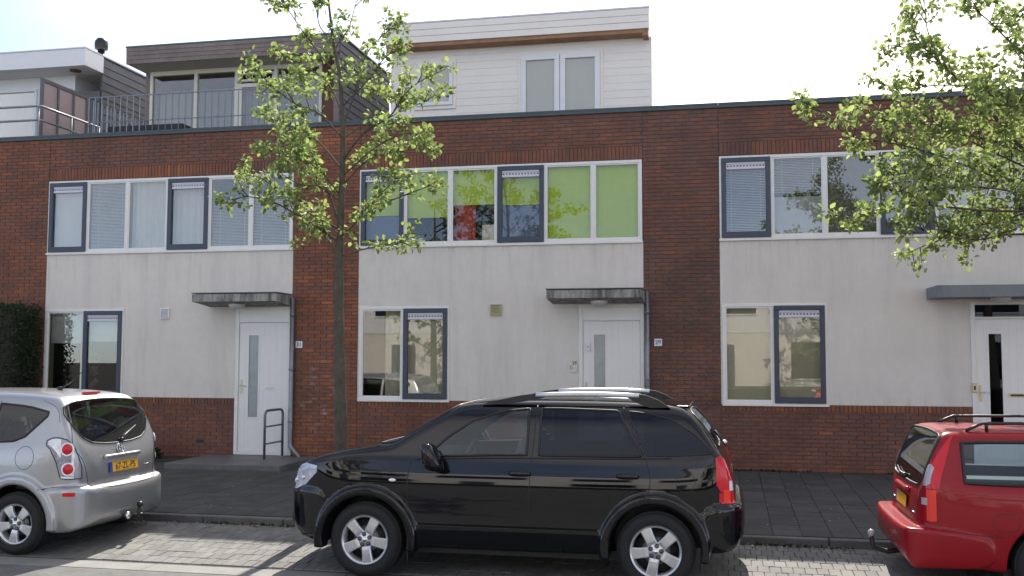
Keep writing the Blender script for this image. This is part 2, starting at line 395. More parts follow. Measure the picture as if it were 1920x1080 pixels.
def carhide(u, v):
    return (560 < u < 1385 and v > 760 and not (v > 1030 and u < 600)) or (u < 285 and v > 735 and v < 1040) or (u > 1655 and v > 790 and v < 1060)
# pavement tiles 30 x 30
TV = []
for k in range(6):
    t = MB(); t.box(-.1475, .1475, -.1475, .1475, -.04, 0, 'tile', tint=k / 5., ch=.003); TV.append(t.mesh('pavement_tile'))
cand = []
y = -.15
row = 0
while y > -5.13:
    x = -30
    while x < 30:
        u, v, d = pix((x, y, pav_z(y)))
        vis = -20 < u < 1940 and v < 1090 and not carhide(u, v) and y > -4.96
        cand.append((0 if vis else 1, d, x, y)); x += .3
    y -= .3; row += 1
cand.sort()
sl = math.atan(.12 / 5.25)
rest = MB()
for i, (h, d, x, y) in enumerate(cand):
    if h == 1 and (x < -16 or x > 9): continue
    dz = random.uniform(-.002, .002); k = random.choice((0, 1, 1, 2, 2, 3, 3, 4, 5))
    if i < 300 and h == 0:
        inst('tile', TV[k], pv, (x, y, pav_z(y) + dz), (sl + random.uniform(-.004, .004), random.uniform(-.004, .004), 0))
    else:
        w = .1475; z0 = pav_z(y - w) + dz; z1 = pav_z(min(0, y + w)) + dz
        vs = [(x - w, y - w, z0), (x + w, y - w, z0), (x + w, y + w, z1), (x - w, y + w, z1)]
        vs += [(a, b, c - .03) for a, b, c in vs]
        rest.add(vs, [(0, 1, 2, 3), (0, 4, 5, 1), (1, 5, 6, 2), (2, 6, 7, 3), (3, 7, 4, 0)], 'tile', tint=k / 5.)
rest.build('tiles', pv, kind='stuff')
# kerb stones, 1 m
kb = tag(thing('kerb', (0, 0, 0), None, None), 'dark concrete kerb of metre long stones along the parked cars', None, kind='structure')
for i in range(-18, 12):
    b = MB(); b.box(i + .006, i + .994, KY, KY + .12, -.35, -.12, 'kerb', ch=.008)
    b.build('kerb_stone', kb)
# clinker pavers 21 x 10.5 lying across
PV = []
for k in range(6):
    t = MB(); t.box(-.0515, .0515, -.104, .104, -.03, 0, 'paver', tint=k / 5., ch=.004); PV.append(t.mesh('clinker'))
cand = []; y = KY - .108; row = 0
while y > -7.0:
    x = -12 + (.054 if row % 2 else 0)
    while x < 8:
        u, v, d = pix((x, y, strip_z(y)))
        vis = -20 < u < 1940 and v < 1090 and not carhide(u, v)
        cand.append((0 if vis else 1, d, x, y)); x += .108
    y -= .213; row += 1
cand.sort()
sl2 = math.atan(.10 / 1.75); rest = MB()
for i, (h, d, x, y) in enumerate(cand):
    dz = random.uniform(-.0025, .0025); k = random.randrange(6)
    if i < 300 and h == 0:
        inst('paver', PV[k], bed, (x, y, strip_z(y) + dz), (sl2 + random.uniform(-.01, .01), random.uniform(-.01, .01), random.uniform(-.008, .008)))
    else:
        w = .0515; l = .104; z0 = strip_z(y - l) + dz; z1 = strip_z(y + l) + dz
        vs = [(x - w, y - l, z0), (x + w, y - l, z0), (x + w, y + l, z1), (x - w, y + l, z1)]; vs += [(a, b, c - .03) for a, b, c in vs]
        rest.add(vs, [(0, 1, 2, 3), (0, 4, 5, 1), (1, 5, 6, 2), (2, 6, 7, 3), (3, 7, 4, 0)], 'paver', tint=k / 5.)
rest.build('pavers', bed, kind='stuff')
gt = tag(thing('gutter', (0, 0, 0), None, None), 'pale concrete gutter slabs between clinkers and asphalt', None, kind='structure')
for i in range(-16, 10):
    b = MB(); b.box(i + .5 + .005, i + 1.5 - .005, -7.35, -7.045, -.40, ZR + .003, 'gutter', ch=.006); b.build('gutter_slab', gt)
# litter: fallen leaves and grit along the kerb
gr = MB()
for i in range(700):
    x = random.uniform(-8, 4); y = KY - .02 - abs(random.gauss(0, .09)); z = strip_z(y) + .006
    a = random.uniform(0, 6.3); r = random.uniform(.006, .018)
    vs = [(x + r * math.cos(a + q), y + r * math.sin(a + q) * .7, z + random.uniform(0, .012)) for q in (0, 2.1, 4.2)] + [(x, y, z + .014)]
    gr.add(vs, [(0, 1, 3), (1, 2, 3), (2, 0, 3)], random.choice(('sand', 'soil', 'wood_brown', 'soffit')))
for i in range(260):
    x = random.uniform(-7, 3); y = random.uniform(-5, -.1); z = pav_z(y) + .004
    a = random.uniform(0, 6.3); r = random.uniform(.006, .02)
    vs = [(x + r * math.cos(a + q), y + r * math.sin(a + q) * .7, z) for q in (0, 2.1, 4.2)] + [(x, y, z + .008)]
    gr.add(vs, [(0, 1, 3), (1, 2, 3), (2, 0, 3)], random.choice(('sand', 'concrete', 'soffit', 'gutter')))
tag(gr.build('leaf_litter'), 'small dry leaves and grit lying along the kerb and on the pavement', 'litter', kind='stuff')

# ================================================================== terrace of houses
STRIP_W, PITCH = 4.802, 6.0
WT, WB, GT_, GB = 4.922, 3.600, 2.578, 1.016
PT = 5.745; PLI = 1.02
BRV = []
for k in range(10):
    t = MB(); t.box(-.105, .105, 0, .03, -.0255, .0255, 'brick', tint=k / 9.); BRV.append(t.mesh('brick'))

def brick_region(x0, x1, z0, z1, hx, bias, out, off=0., spread=.14):
    """running bond inside a rectangle; appends (x0,x1,z0,z1,y,tint,full)"""
    r = int(math.floor(z0 / .0625)); 
    while r * .0625 < z1 - .012:
        za = max(z0, r * .0625 + .006); zb = min(z1, (r + 1) * .0625 - .006)
        if zb - za > .012:
            st = -.111 if r % 2 else 0.
            x = hx + st + math.floor((x0 - hx) / .222) * .222 - .222
            while x < x1:
                a = max(x0 + .003, x + .006); b = min(x1 - .003, x + .216)
                if b - a > .03:
                    xm = (a + b) / 2; zm = (za + zb) / 2
                    big = .5 + .28 * math.sin(xm * .9 + zm * .7 + off) * math.sin(zm * 1.7 - xm * .31 + off * 2) 
                    t = bias + (big - .5) * .5 + random.gauss(0, spread)
                    out.append((a, b, za, zb, random.uniform(-.0015, .0015), min(1, max(0, t)), b - a > .2 and zb - za > .048))
                x += .222
        r += 1
def soldier(x0, x1, z0, z1, bias, out, w=.0625):
    n = int(round((x1 - x0) / w)); w = (x1 - x0) / n
    run = bias
    for i in range(n):
        if random.random() < .12: run = bias + random.gauss(0, .16)
        out.append((x0 + i * w + .006, x0 + (i + 1) * w - .006, z0 + .005, z1 - .005, random.uniform(-.002, .002), min(1, max(0, run + random.gauss(0, .12))), False))

def frame_grid(b, xs, z0, z1, fw, mw, y0, y1, m):
    """white outer frame plus mullions between panels at xs"""
    x0, x1 = xs[0], xs[-1]
    b.box(x0, x1, y0, y1, z0, z0 + fw, m, ch=.004); b.box(x0, x1, y0, y1, z1 - fw, z1, m, ch=.004)
    b.box(x0, x0 + fw, y0, y1, z0 + fw, z1 - fw, m, ch=.004); b.box(x1 - fw, x1, y0, y1, z0 + fw, z1 - fw, m, ch=.004)
    for x in xs[1:-1]: b.box(x - mw / 2, x + mw / 2, y0 + .002, y1, z0 + fw, z1 - fw, m, ch=.004)

def pleat(b, x0, x1, z0, z1, y, m, amp=.02, n=9):
    vs = []; N = n * 6
    for i in range(N + 1):
        x = x0 + (x1 - x0) * i / N; yy = y + amp * math.sin(2 * math.pi * n * i / N) + amp * .4 * math.sin(11. * i / N)
        vs += [(x, yy, z0), (x, yy, z1)]
    b.add(vs, [(2 * i, 2 * i + 2, 2 * i + 3, 2 * i + 1) for i in range(N)], m, smooth=True)

def window_unit(house, xs, z0, z1, sashes, covers, name='window', label=None, pane='pane'):
    fw, mw = .048, .052
    b = MB(); frame_grid(b, xs, z0, z1, fw, mw, -.012, .07, 'white_frame')
    b.box(xs[0] - .01, xs[-1] + .01, -.03, .0, z0 - .028, z0 + .002, 'white_frame')
    w = b.build(name, house)
    if label: w['label'] = label
    for i in range(len(xs) - 1):
        a = xs[i] + (fw if i == 0 else mw / 2); c = xs[i + 1] - (fw if i == len(xs) - 2 else mw / 2)
        za, zb = z0 + fw, z1 - fw
        if i in sashes:
            s = MB(); sw = .075
            a0, c0, b0, t0 = a - .016, c + .016, za - .03, zb + .016
            for q in ((a0, c0, b0, b0 + sw + .02), (a0, c0, t0 - sw, t0)): s.box(q[0], q[1], -.038, .03, q[2], q[3], 'sash_blue', ch=.005)
            s.box(a0, a0 + sw, -.036, .03, b0 + sw, t0 - sw, 'sash_blue', ch=.004); s.box(c0 - sw, c0, -.036, .03, b0 + sw, t0 - sw, 'sash_blue', ch=.004)
            s.build('sash', w)
            g = MB(); gx0, gx1 = a0 + sw + .004, c0 - sw - .004; gz = t0 - sw
            g.box(gx0, gx1, -.030, .02, gz - .028, gz - .002, 'grille', ch=.004); g.box(gx0, gx1, -.018, .02, gz - .085, gz - .028, 'grille')
            g.box(gx0, gx1, -.032, .02, gz - .112, gz - .085, 'grille', ch=.004)
            for q in range(12):
                xx = gx0 + (gx1 - gx0) * (q + .5) / 12; g.box(xx - .012, xx + .012, -.0195, -.017, gz - .07, gz - .045, 'mortar')
            g.build('vent_grille', w)
            p = MB(); p.box(a0 + sw - .004, c0 - sw + .004, .002, .010, b0 + sw + .01, gz - .108, pane); p.build('pane', w)
        else:
            s = MB(); bw = .02
            s.box(a, c, .0, .03, za, za + bw, 'white_frame'); s.box(a, c, .0, .03, zb - bw, zb, 'white_frame')
            s.box(a, a + bw, .0, .03, za + bw, zb - bw, 'white_frame'); s.box(c - bw, c, .0, .03, za + bw, zb - bw, 'white_frame')
            s.build('glazing_bead', w)
            p = MB(); p.box(a + .012, c - .012, .012, .020, za + .012, zb - .012, pane); p.build('pane', w)
        for cv in covers.get(i, []):
            kind, lo, hi, m = cv[:4]
            zz0 = za + (zb - za) * lo; zz1 = za + (zb - za) * hi; cb = MB()
            xa = a + (c - a) * (cv[4] if len(cv) > 4 else -.02); xb = a + (c - a) * (cv[5] if len(cv) > 5 else 1.02)
            if kind == 'blind':
                cb.box(xa, xb, .115, .119, zz0, zz1, m); cb.box(xa, xb, .108, .126, zz0 - .004, zz0 + .018, m); cb.build('roller_blind', w)
            elif kind == 'curtain':
                pleat(cb, xa, xb, zz0 - .3, zz1 + .1, .16, m, .018, max(2, int(10 * (xb - xa)))); cb.build('curtain', w)
            elif kind == 'slats':
                n = int((zz1 - zz0) / .026)
                for q in range(n):
                    z = zz0 + q * .026; cb.add([(xa, .10, z + .004), (xb, .10, z + .004), (xb, .122, z + .020), (xa, .122, z + .020)], [(0, 1, 2, 3)], m)
                for q in (.2, .8): cb.box(xa + (xb - xa) * q, xa + (xb - xa) * q + .006, .098, .1, zz0, zz1, m)
                cb.build('venetian_blind', w)
            elif kind == 'box':
                cb.box(xa, xb, .12, .30, zz0, zz1, m, ch=.01); cb.build('window_box', w)
            elif kind == 'lump':
                for q in range(14):
                    cb.ball((random.uniform(xa, xb), random.uniform(.14, .22), random.uniform(zz0, zz1)), (random.uniform(.03, .06),) * 3, m, 7, 5)
                cb.build('potted_plant', w)
    return w

def door_unit(house, xa, xb, z0, style):
    f = .065
    b = MB(); top = 2.585
    b.box(xa, xa + f, -.012, .09, z0, top, 'white_frame', ch=.004); b.box(xb - f, xb, -.012, .09, z0, top, 'white_frame', ch=.004)
    b.box(xa + f, xb - f, -.010, .09, top - .05, top, 'white_frame', ch=.004)
    b.box(xa + f, xb - f, -.012, .09, 2.325, 2.355, 'white_frame', ch=.003)
    b.box(xa + f, xb - f, -.02, .09, z0, z0 + .05, 'white_frame', ch=.004)
    if style == 'glass': b.box(xa + f, xb - f, .015, .025, 2.355, top - .05, 'glass_dark'); b.box(xa + f, xb - f, .03, .04, 2.355, top - .05, 'sash_blue')
    else: b.box(xa + f, xb - f, .004, .04, 2.355, top - .05, 'door_white')
    fr = b.build('door_frame', house)
    a, c = xa + f + .004, xb - f - .004; zb, zt = z0 + .053, 2.321
    sx0 = xa + .25; sx1 = sx0 + .175; sz0, sz1 = .70, 2.10
    d = MB(); y0, y1 = .012, .055
    d.box(a, sx0, y0, y1, zb, zt, 'door_white', ch=.002); d.box(sx1, c, y0, y1, zb, zt, 'door_white', ch=.002)
    d.box(sx0, sx1, y0, y1, zb, sz0, 'door_white'); d.box(sx0, sx1, y0, y1, sz1, zt, 'door_white')
    for q in range(1, 8):                                   # fine grooves of a boarded leaf
        xx = a + (c - a) * q / 8.
        if not (sx0 - .03 < xx < sx1 + .03): d.box(xx - .0015, xx + .0015, y0 - .0006, y0 + .001, zb + .03, zt - .03, 'grille')
    for q in ((sx0 - .03, sx1 + .03, sz0 - .03, sz0), (sx0 - .03, sx1 + .03, sz1, sz1 + .03), (sx0 - .03, sx0, sz0, sz1), (sx1, sx1 + .03, sz0, sz1)):
        d.box(q[0], q[1], y0 - .008, y0 + .01, q[2], q[3], 'door_white', ch=.003)
    leaf = d.build('door', house)
    g = MB(); g.box(sx0, sx1, .022, .03, sz0, sz1, 'glass_dark' if style == 'glass' else 'frosted'); g.build('door_glass', leaf)
    h = MB(); hx = a + .05
    h.box(hx - .02, hx + .02, y0 - .008, y0, 1.10, 1.34, 'brass', ch=.003); h.tube([(hx, y0, 1.24), (hx, y0 - .05, 1.24), (hx + .11, y0 - .05, 1.235)], .009, 'chrome', 8)
    h.build('door_handle', leaf)
    l = MB(); lx = (a + c) / 2 + .13 if style != 'glass' else a + .55
    l.box(lx - .13, lx + .13, y0 - .006, y0, 1.165, 1.225, 'brass' if style == 'glass' else 'door_white', ch=.003); l.box(lx - .09, lx + .09, y0 - .008, y0 - .005, 1.18, 1.21, 'trim' if style == 'glass' else 'grille')
    l.build('letter_slot', leaf)
    return leaf

def house(i, label, bias, covers_up, covers_dn, door_style, dx0, stucco=True, pane='pane'):
    hx = -6.096 + 6 * i
    H = thing('terraced_house', (0, 0, 0), label, 'house', 'brick and render terraced houses')
    x0, x1, xe = hx, hx + STRIP_W, hx + PITCH
    # structure behind: facade backing with openings, party walls, roof, rear wall, floors
    s = MB(); yb0, yb1 = .075, .25
    s.box(x1, xe, .012, yb1, -.3, PT, 'mortar')                       # pier backing
    s.box(x0, x1, .012, yb1, WT, PT, 'mortar')                        # band backing
    s.box(x0, hx + dx0, .012, yb1, -.3, PLI, 'mortar')                # plinth backing
    s.build('mortar_bed', H)
    st = MB(); gx = hx + .025; gw = 1.575
    st.box(x0, x1, .004, yb1, GT_, WB - .002, 'stucco')
    st.box(gx + gw, hx + dx0, .004, yb1, PLI, GT_, 'stucco')
    st.box(x0, gx, .004, yb1, PLI, GT_, 'stucco')
    st.box(hx + dx0 + 1.05, x1 + .0, .004, yb1, 0, GT_, 'stucco') if hx + dx0 + 1.05 < x1 - .002 else None
    st.build('rendered_wall', H)
    sh = MB()
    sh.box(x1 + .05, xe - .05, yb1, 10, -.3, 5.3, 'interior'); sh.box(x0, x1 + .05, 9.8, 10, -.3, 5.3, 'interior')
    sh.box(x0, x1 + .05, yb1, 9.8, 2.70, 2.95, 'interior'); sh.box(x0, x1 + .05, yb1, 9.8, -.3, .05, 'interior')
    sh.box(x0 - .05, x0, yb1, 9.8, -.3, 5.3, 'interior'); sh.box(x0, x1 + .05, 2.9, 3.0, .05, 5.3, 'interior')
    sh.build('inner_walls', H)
    rf = MB(); rf.box(x0 - .05, xe - .05, yb1, 10, 5.3, 5.42, 'roofing'); rf.build('flat_roof', H)
    cp = MB(); cp.box(x0 + .001 if i > -3 else x0, xe - .001, -.035, .30, PT, PT + .035, 'cap', ch=.004); cp.box(x0 + .001, xe - .001, -.035, -.028, PT - .045, PT, 'cap'); cp.build('parapet_cap', H)
    # bricks
    out = []
    brick_region(x1, xe, 0, PT - .002, hx, bias[1], out, i * 1.7)  # pier tint per house puts the uneven light into the brick colour
    brick_region(x0, x1, WT + .225, PT - .002, hx, bias[0], out, i * 2.3)
    soldier(x0 + .01, x1, WT + .005, WT + .222, bias[0] + .12, out)
    brick_region(x0, hx + dx0, 0, PLI - .11, hx, bias[2], out, i * 1.1, .12)
    soldier(x0 + .003, hx + dx0 - .003, PLI - .108, PLI - .002, .72, out)
    ranked = []
    for n, q in enumerate(out):
        u, v, d = pix(((q[0] + q[1]) / 2, 0, (q[2] + q[3]) / 2))
        if q[6] and 0 < u < 1920 and v > 0 and not carhide(u, v): ranked.append((d, n))
    ranked.sort(); pick = set(n for d, n in ranked[:300])
    bw = MB(); 
    root = None
    for n, q in enumerate(out):
        if n not in pick: bw.box(q[0], q[1], q[4], .03, q[2], q[3], 'brick', tint=q[5])
    bw.build('brickwork', H, kind='stuff')
    for n in pick:
        q = out[n]; inst('brick', BRV[int(round(q[5] * 9))], H, ((q[0] + q[1]) / 2, q[4], (q[2] + q[3]) / 2))
    # openings
    xs = [x0 + (x1 - x0) * k / 6. for k in range(7)]; xs[0] += .004; xs[-1] -= .012
    window_unit(H, xs, WB, WT - .004, (0, 3), covers_up, label='strip of six upstairs windows, two in blue sashes', pane=pane)
    window_unit(H, [gx, gx + gw * .49, gx + gw], GB + .006, GT_, (1,), covers_dn, label='ground floor window with one blue sash')
    door_unit(H, hx + dx0, hx + dx0 + 1.05, .06, door_style)
    # air brick near the ground
    ab = MB(); ax = hx + 3.13; ab.box(ax - .07, ax + .07, -.004, .02, .25, .30, 'black'); ab.build('air_brick', H)
    jb = MB(); jb.box(x1 - .006, x1 + .006, -.001, .012, WT + .01, PT - .003, 'trim'); jb.box(xe - .006, xe + .004, -.001, .012, WT + .01, PT - .003, 'trim'); jb.build('expansion_joint', H)
    return H, hx

G, W_, GR = 'blind_green', 'curtain', 'blind_white'
hA = house(-2, 'leftmost brick terraced house, only its brick pier showing behind the hedge', (.45, .62, .5), {}, {}, 'white', 3.75)
hB = house(-1, 'terraced house with white door and pipe handrail, under the wooden rooftop room', (.45, .72, .55),
   {0: [('blind', 0, 1, 'blind_white')], 1: [('slats', 0, 1, 'curtain')], 2: [('curtain', 0, 1, 'curtain')],
    3: [('curtain', 0, 1, 'curtain')], 4: [('slats', 0, .72, 'curtain')], 5: [('slats', 0, .75, 'curtain')]},
   {0: [('blind', .62, 1, 'blind_white')], 1: [('blind', .64, 1, 'blind_white'), ('lump', 0, .5, 'car_seat', .05, .2)]}, 'white', 3.765)
hC = house(0, 'terraced house with lime green blinds, behind the black car', (.48, .30, .50),
   {0: [('blind', .40, 1, G), ('blind', 0, .39, 'blind_blue')], 1: [('blind', .36, 1, G), ('lump', .0, .28, 'hedge_leaf', .2, .8), ('box', .0, .08, 'cream', .0, .35)],
    2: [('blind', .52, 1, G), ('curtain', 0, .5, 'red_curtain', .03, .5), ('lump', .1, .5, 'hedge_leaf', .55, .85), ('box', 0, .24, 'cream', .66, 1.)],
    3: [('blind', .5, 1, G), ('blind', 0, .49, 'blind_blue'), ('lump', .12, .25, 'hedge_leaf', .25, .5)], 4: [('blind', 0, 1, G)], 5: [('blind', 0, 1, G)]},
   {0: [('curtain', 0, 1, 'cream', .52, 1.0)], 1: [('blind', .0, 1, 'cream')]}, 'white', 3.76, pane='pane_plain')
hD = house(1, 'rightmost terraced house with a dark slot window in its white door, behind the red car', (.34, .3, .42),
   {0: [('slats', 0, 1, 'blind_white')], 1: [('slats', .55, 1, 'curtain'), ('blind', .0, .5, 'blind_white')], 2: [('blind', 0, 1, 'car_seat')], 3: [('curtain', 0, 1, 'car_seat')], 4: [('blind', .3, 1, 'blind_white')], 5: [('blind', .3, 1, 'blind_white')]},
   {0: [('blind', 0, 1, 'cream')], 1: [('blind', .0, 1, 'cream')]}, 'glass', 3.65)

# canopies over the doors
def canopy(x0, x1, m, label, dep, rnd=False):
    b = MB(); z0, z1 = 2.600, 2.785
    if rnd:
        bm = bmesh.new(); pts = [(x0, 0)]
        for k in range(9):
            t = math.pi / 2 * k / 8; pts.append((x0 + .28 - .28 * math.cos(t), -dep + .28 - .28 * math.sin(t) if k else -dep + .28))
        pts += [(x1, -dep), (x1, 0)]
        n = len(pts); vs = [(x, y, z0 + .02) for x, y in pts] + [(x, y, z1) for x, y in pts]
        b.add(vs, [tuple(range(n)), tuple(range(2 * n - 1, n - 1, -1))] + [(k, (k + 1) % n + 0, (k + 1) % n + n, k + n) for k in range(n)], m); bm.free()
        b.box(x0 + .05, x1, -dep + .1, -.001, z1, z1 + .012, 'cap')
    else:
        vs = [(x0, -dep, z0 + .06), (x1, -dep, z0 + .06), (x1, -.002, z0), (x0, -.002, z0), (x0, -dep, z1), (x1, -dep, z1), (x1, -.002, z1 + .01), (x0, -.002, z1 + .01)]
        b.add(vs, [(0, 3, 2, 1), (4, 5, 6, 7), (0, 1, 5, 4), (1, 2, 6, 5), (2, 3, 7, 6), (3, 0, 4, 7)], m)
        b.box(x0 - .01, x1 + .01, -dep - .012, -.001, z1 + .012, z1 + .026, 'wood_dark')
    o = b.build('door_canopy'); tag(o, label, 'canopy', 'concrete canopies over the front doors'); return o
canopy(-8.83, -7.30, 'concrete', 'weathered concrete canopy over the door with the handrail', .62)
canopy(-2.76, -1.27, 'concrete', 'weathered concrete canopy behind the roof of the black car', .62)
canopy(2.95, 4.85, 'canopy_grey', 'smooth grey canopy with rounded corner above the red car', .62, True)
for x, lab in ((-8.17, 'round white lamp under the canopy by the handrail'), (-1.97, 'round white lamp under the canopy behind the black car'), (3.92, 'round white lamp under the smooth grey canopy')):
    t = thing('porch_lamp', (x, -.30, 2.62), lab, 'lamp', 'porch lamps under the door canopies')
    b = MB(); b.lathe([(0, -.075), (.07, -.072), (.115, -.055), (.13, -.03), (.13, -.012)], 'lamp_dome', axis='z', n=28); b.build('lamp_shade', t)
    b = MB(); b.lathe([(.138, -.022), (.138, .012), (0, .012)], 'white_frame', axis='z', n=28); b.build('lamp_base', t)

# drain pipes
def pipe(pts, label, r=.04):
    t = thing('drain_pipe', pts[0], label, 'drain pipe', 'grey drain pipes beside the doors')
    P = [tuple(Vector(p) - Vector(pts[0])) for p in pts]
    b = MB(); b.tube(P, r, 'zinc', 14); b.build('pipe', t)
    L_ = (Vector(P[0]) - Vector(P[1])).length
    for q in (.12, .5, .86):
        b = MB(); z = -L_ * q; b.lathe([(r, z - .015), (r + .008, z - .015), (r + .008, z + .015), (r, z + .015)], 'zinc', axis='z', n=18); b.box(-.01, .01, 0, .07, z - .008, z + .008, 'zinc'); b.build('pipe_clip', t)
pipe([(-7.262, -.055, 2.74), (-7.262, -.055, .30), (-7.255, -.06, .22), (-7.0, -.16, -.02)], 'grey drain pipe with slanting foot left of the tree trunk')
pipe([(-1.235, -.055, 2.79), (-1.235, -.055, -.0)], 'straight grey drain pipe beside house number 29')

# doorstep, rail
b = MB(); b.box(-8.75, -6.78, -1.50, .0, -.1, .055, 'step', ch=.01); tag(b.build('door_step'), 'wet looking concrete step in front of the door with the handrail', 'step', 'doorsteps')
b = MB(); b.box(-2.5, -1.2, -.9, .0, -.1, .055, 'step', ch=.01); tag(b.build('door_step'), 'concrete step hidden behind the black car', 'step', 'doorsteps')
t = thing('handrail', (-7.38, -.45, .055), 'grey tubular handrail with two cross bars on the doorstep', 'handrail')
b = MB(); P = [(0, -.34, 0)]; P += [(0, -.34, .70)] + [(0, -.34 + .10 * (1 - math.cos(a)), .70 + .10 * math.sin(a)) for a in np.linspace(.2, math.pi / 2, 6)]
P += [(0, .34 - .10 * (1 - math.cos(a)), .70 + .10 * math.sin(a)) for a in np.linspace(math.pi / 2, .2, 6)] + [(0, .34, .70), (0, .34, 0)]
b.tube(P, .021, 'galv', 12); b.build('bent_tube', t)
for z in (.26, .54): b = MB(); b.tube([(0, -.34, z), (0, .34, z)], .014, 'galv', 10); b.build('cross_bar', t)
for y in (-.34, .34): b = MB(); b.lathe([(0, .012), (.05, .012), (.05, 0)], 'galv', (0, y, 0), 'z', 20); b.build('foot_plate', t)

# numbers, vents, bell, name plate
def number(x, z, s, label):
    t = thing('number_sign', (x, -.004, z), label, 'number sign')
    b = MB(); b.box(-.062, .062, -.008, .004, -.058, .058, 'sign_white', ch=.004); b.build('plate', t)
    text_mesh('digits', s, .095, 'sign_blue', t, FM((0, -.0095, 0), (1, 0, 0), (0, 0, 1)), bold=.001)
number(-7.153, 1.945, '31', 'small white sign with blue number 31 on orange-tinted brick')
number(-1.068, 1.977, '29', 'small white sign with blue number 29 on dark-tinted brick')
def vent(x, z, m, s, label):
    t = thing('wall_vent', (x, 0, z), label, 'vent')
    b = MB(); q = s / 2
    for r in ((-q, q, -q, -q + .02), (-q, q, q - .02, q), (-q, -q + .02, -q + .02, q - .02), (q - .02, q, -q + .02, q - .02)): b.box(r[0], r[1], -.03, .006, r[2], r[3], m, ch=.003)
    b.box(-q + .02, q - .02, -.004, .006, -q + .02, q - .02, 'mortar' if m != 'vent_yellow' else m); b.build('vent_frame', t)
    for k in range(6):
        z0 = -q + .028 + k * (s - .05) / 6; b = MB(); b.add([(-q + .02, -.024, z0), (q - .02, -.024, z0), (q - .02, -.008, z0 + .017), (-q + .02, -.008, z0 + .017)], [(0, 1, 2, 3)], m)
        b.box(-q + .02, q - .02, -.025, -.022, z0 - .002, z0 + .003, m); b.build('slat', t)
vent(-9.689, 2.49, 'sign_white', .18, 'square white air vent on the render above the brick base')
vent(-3.706, 2.513, 'vent_yellow', .19, 'square yellowish air vent on the grey render')
t = thing('name_plate', (-2.434, -.003, 1.60), 'pale house plate with 29 and a small drawing beside the door', 'name plate')
b = MB(); n = 20; pts = []
for k in range(n):
    a = 2 * math.pi * k / n; e = .72
    pts.append((.075 * math.copysign(abs(math.cos(a)) ** e, math.cos(a)), .105 * math.copysign(abs(math.sin(a)) ** e, math.sin(a))))
vs = [(x, -.014, z) for x, z in pts] + [(x, .004, z) for x, z in pts]
b.add(vs, [tuple(range(n - 1, -1, -1))] + [(k, (k + 1) % n, (k + 1) % n + n, k + n) for k in range(n)], 'cream'); b.build('plate', t)
text_mesh('digits', '29', .072, 'ink', t, FM((.03, -.0155, .045), (1, 0, 0), (0, 0, 1)), bold=.001)
b = MB(); b.tube([(-.05, -.015, -.005), (-.01, -.015, .005), (-.03, -.015, -.02), (-.045, -.015, -.045), (-.0, -.015, -.05), (.005, -.015, -.02)], .003, 'ink', 5); b.build('drawing', t)
b = MB(); b.box(-.028, .028, -.02, 0, -.07, .07, 'sign_white', ch=.006); b.box(-.009, .009, -.023, -.019, -.012, .006, 'mortar'); tag(b.build('door_bell', loc=(-2.182, -.012, 1.91)), 'white doorbell box on the door frame of number 29', 'doorbell')
b = MB(); b.box(-.035, .035, -.018, 0, -.07, .07, 'brass', ch=.006); b.box(-.014, .014, -.022, -.017, -.03, .03, 'ink'); tag(b.build('door_lock_plate', loc=(3.585, -.012, 1.30)), 'brass lock plate on the frame of the rightmost door', 'lock plate')

# ================================================================== roof terraces
def planks_y(parent, x0, x1, z0, z1, y, n, m, th=.009, skip=(), name='plank'):
    """lapped boards facing -Y; skip = openings (xa, xb, za, zb)"""
    h = (z1 - z0) / n
    for k in range(n):
        a, c = z0 + k * h, z0 + (k + 1) * h - .004; segs = [(x0, x1)]
        for s in skip:
            if s[3] > a + .01 and s[2] < c - .01:
                ns = []
                for p, q in segs:
                    if s[0] > p and s[1] < q: ns += [(p, s[0]), (s[1], q)]
                    elif s[1] <= p or s[0] >= q: ns.append((p, q))
                segs = ns
        for p, q in segs:
            b = MB(); vs = [(p, y - th, a), (q, y - th, a), (q, y - .005, c), (p, y - .005, c), (p, y, a), (q, y, a), (q, y, c), (p, y, c)]
            b.add(vs, [(0, 1, 2, 3), (0, 4, 5, 1), (3, 2, 6, 7), (0, 3, 7, 4), (1, 5, 6, 2)], m); b.build(name, parent)
def planks_x(parent, y0, y1, z0, z1, x, n, m, slope=0., name='plank'):
    h = (z1 - z0) / n
    for k in range(n):
        a, c = z0 + k * h, z0 + (k + 1) * h - .006
        b = MB(); s = slope * (y1 - y0)
        vs = [(x + .022, y0, a), (x + .022, y1, a + s), (x + .006, y1, c + s), (x + .006, y0, c), (x, y0, a), (x, y1, a + s), (x, y1, c + s), (x, y0, c)]
        b.add(vs, [(0, 1, 2, 3), (0, 4, 5, 1), (3, 2, 6, 7), (0, 3, 7, 4), (1, 5, 6, 2)], m); b.build(name, parent)
def small_window(parent, xa, xb, z0, z1, y, m='siding_white', pane='pane', inner='interior', fw=.07, blind=None, label=None):
    b = MB()
    for q in ((xa, xb, z0, z0 + fw), (xa, xb, z1 - fw, z1), (xa, xa + fw, z0 + fw, z1 - fw), (xb - fw, xb, z0 + fw, z1 - fw)): b.box(q[0], q[1], y - .045, y + .04, q[2], q[3], m, ch=.005)
    w = b.build('window', parent)
    if label: w['label'] = label
    p = MB(); p.box(xa + fw, xb - fw, y - .005, y + .003, z0 + fw, z1 - fw, pane); p.build('pane', w)
    p = MB(); p.box(xa + fw, xb - fw, y + .10, y + .12, z0 + fw, z1 - fw, blind or inner); p.build('roller_blind' if blind else 'dark_room_sheet', w)  # in the dim grey this sheet paints the shaded room, no blind hangs there
    return w

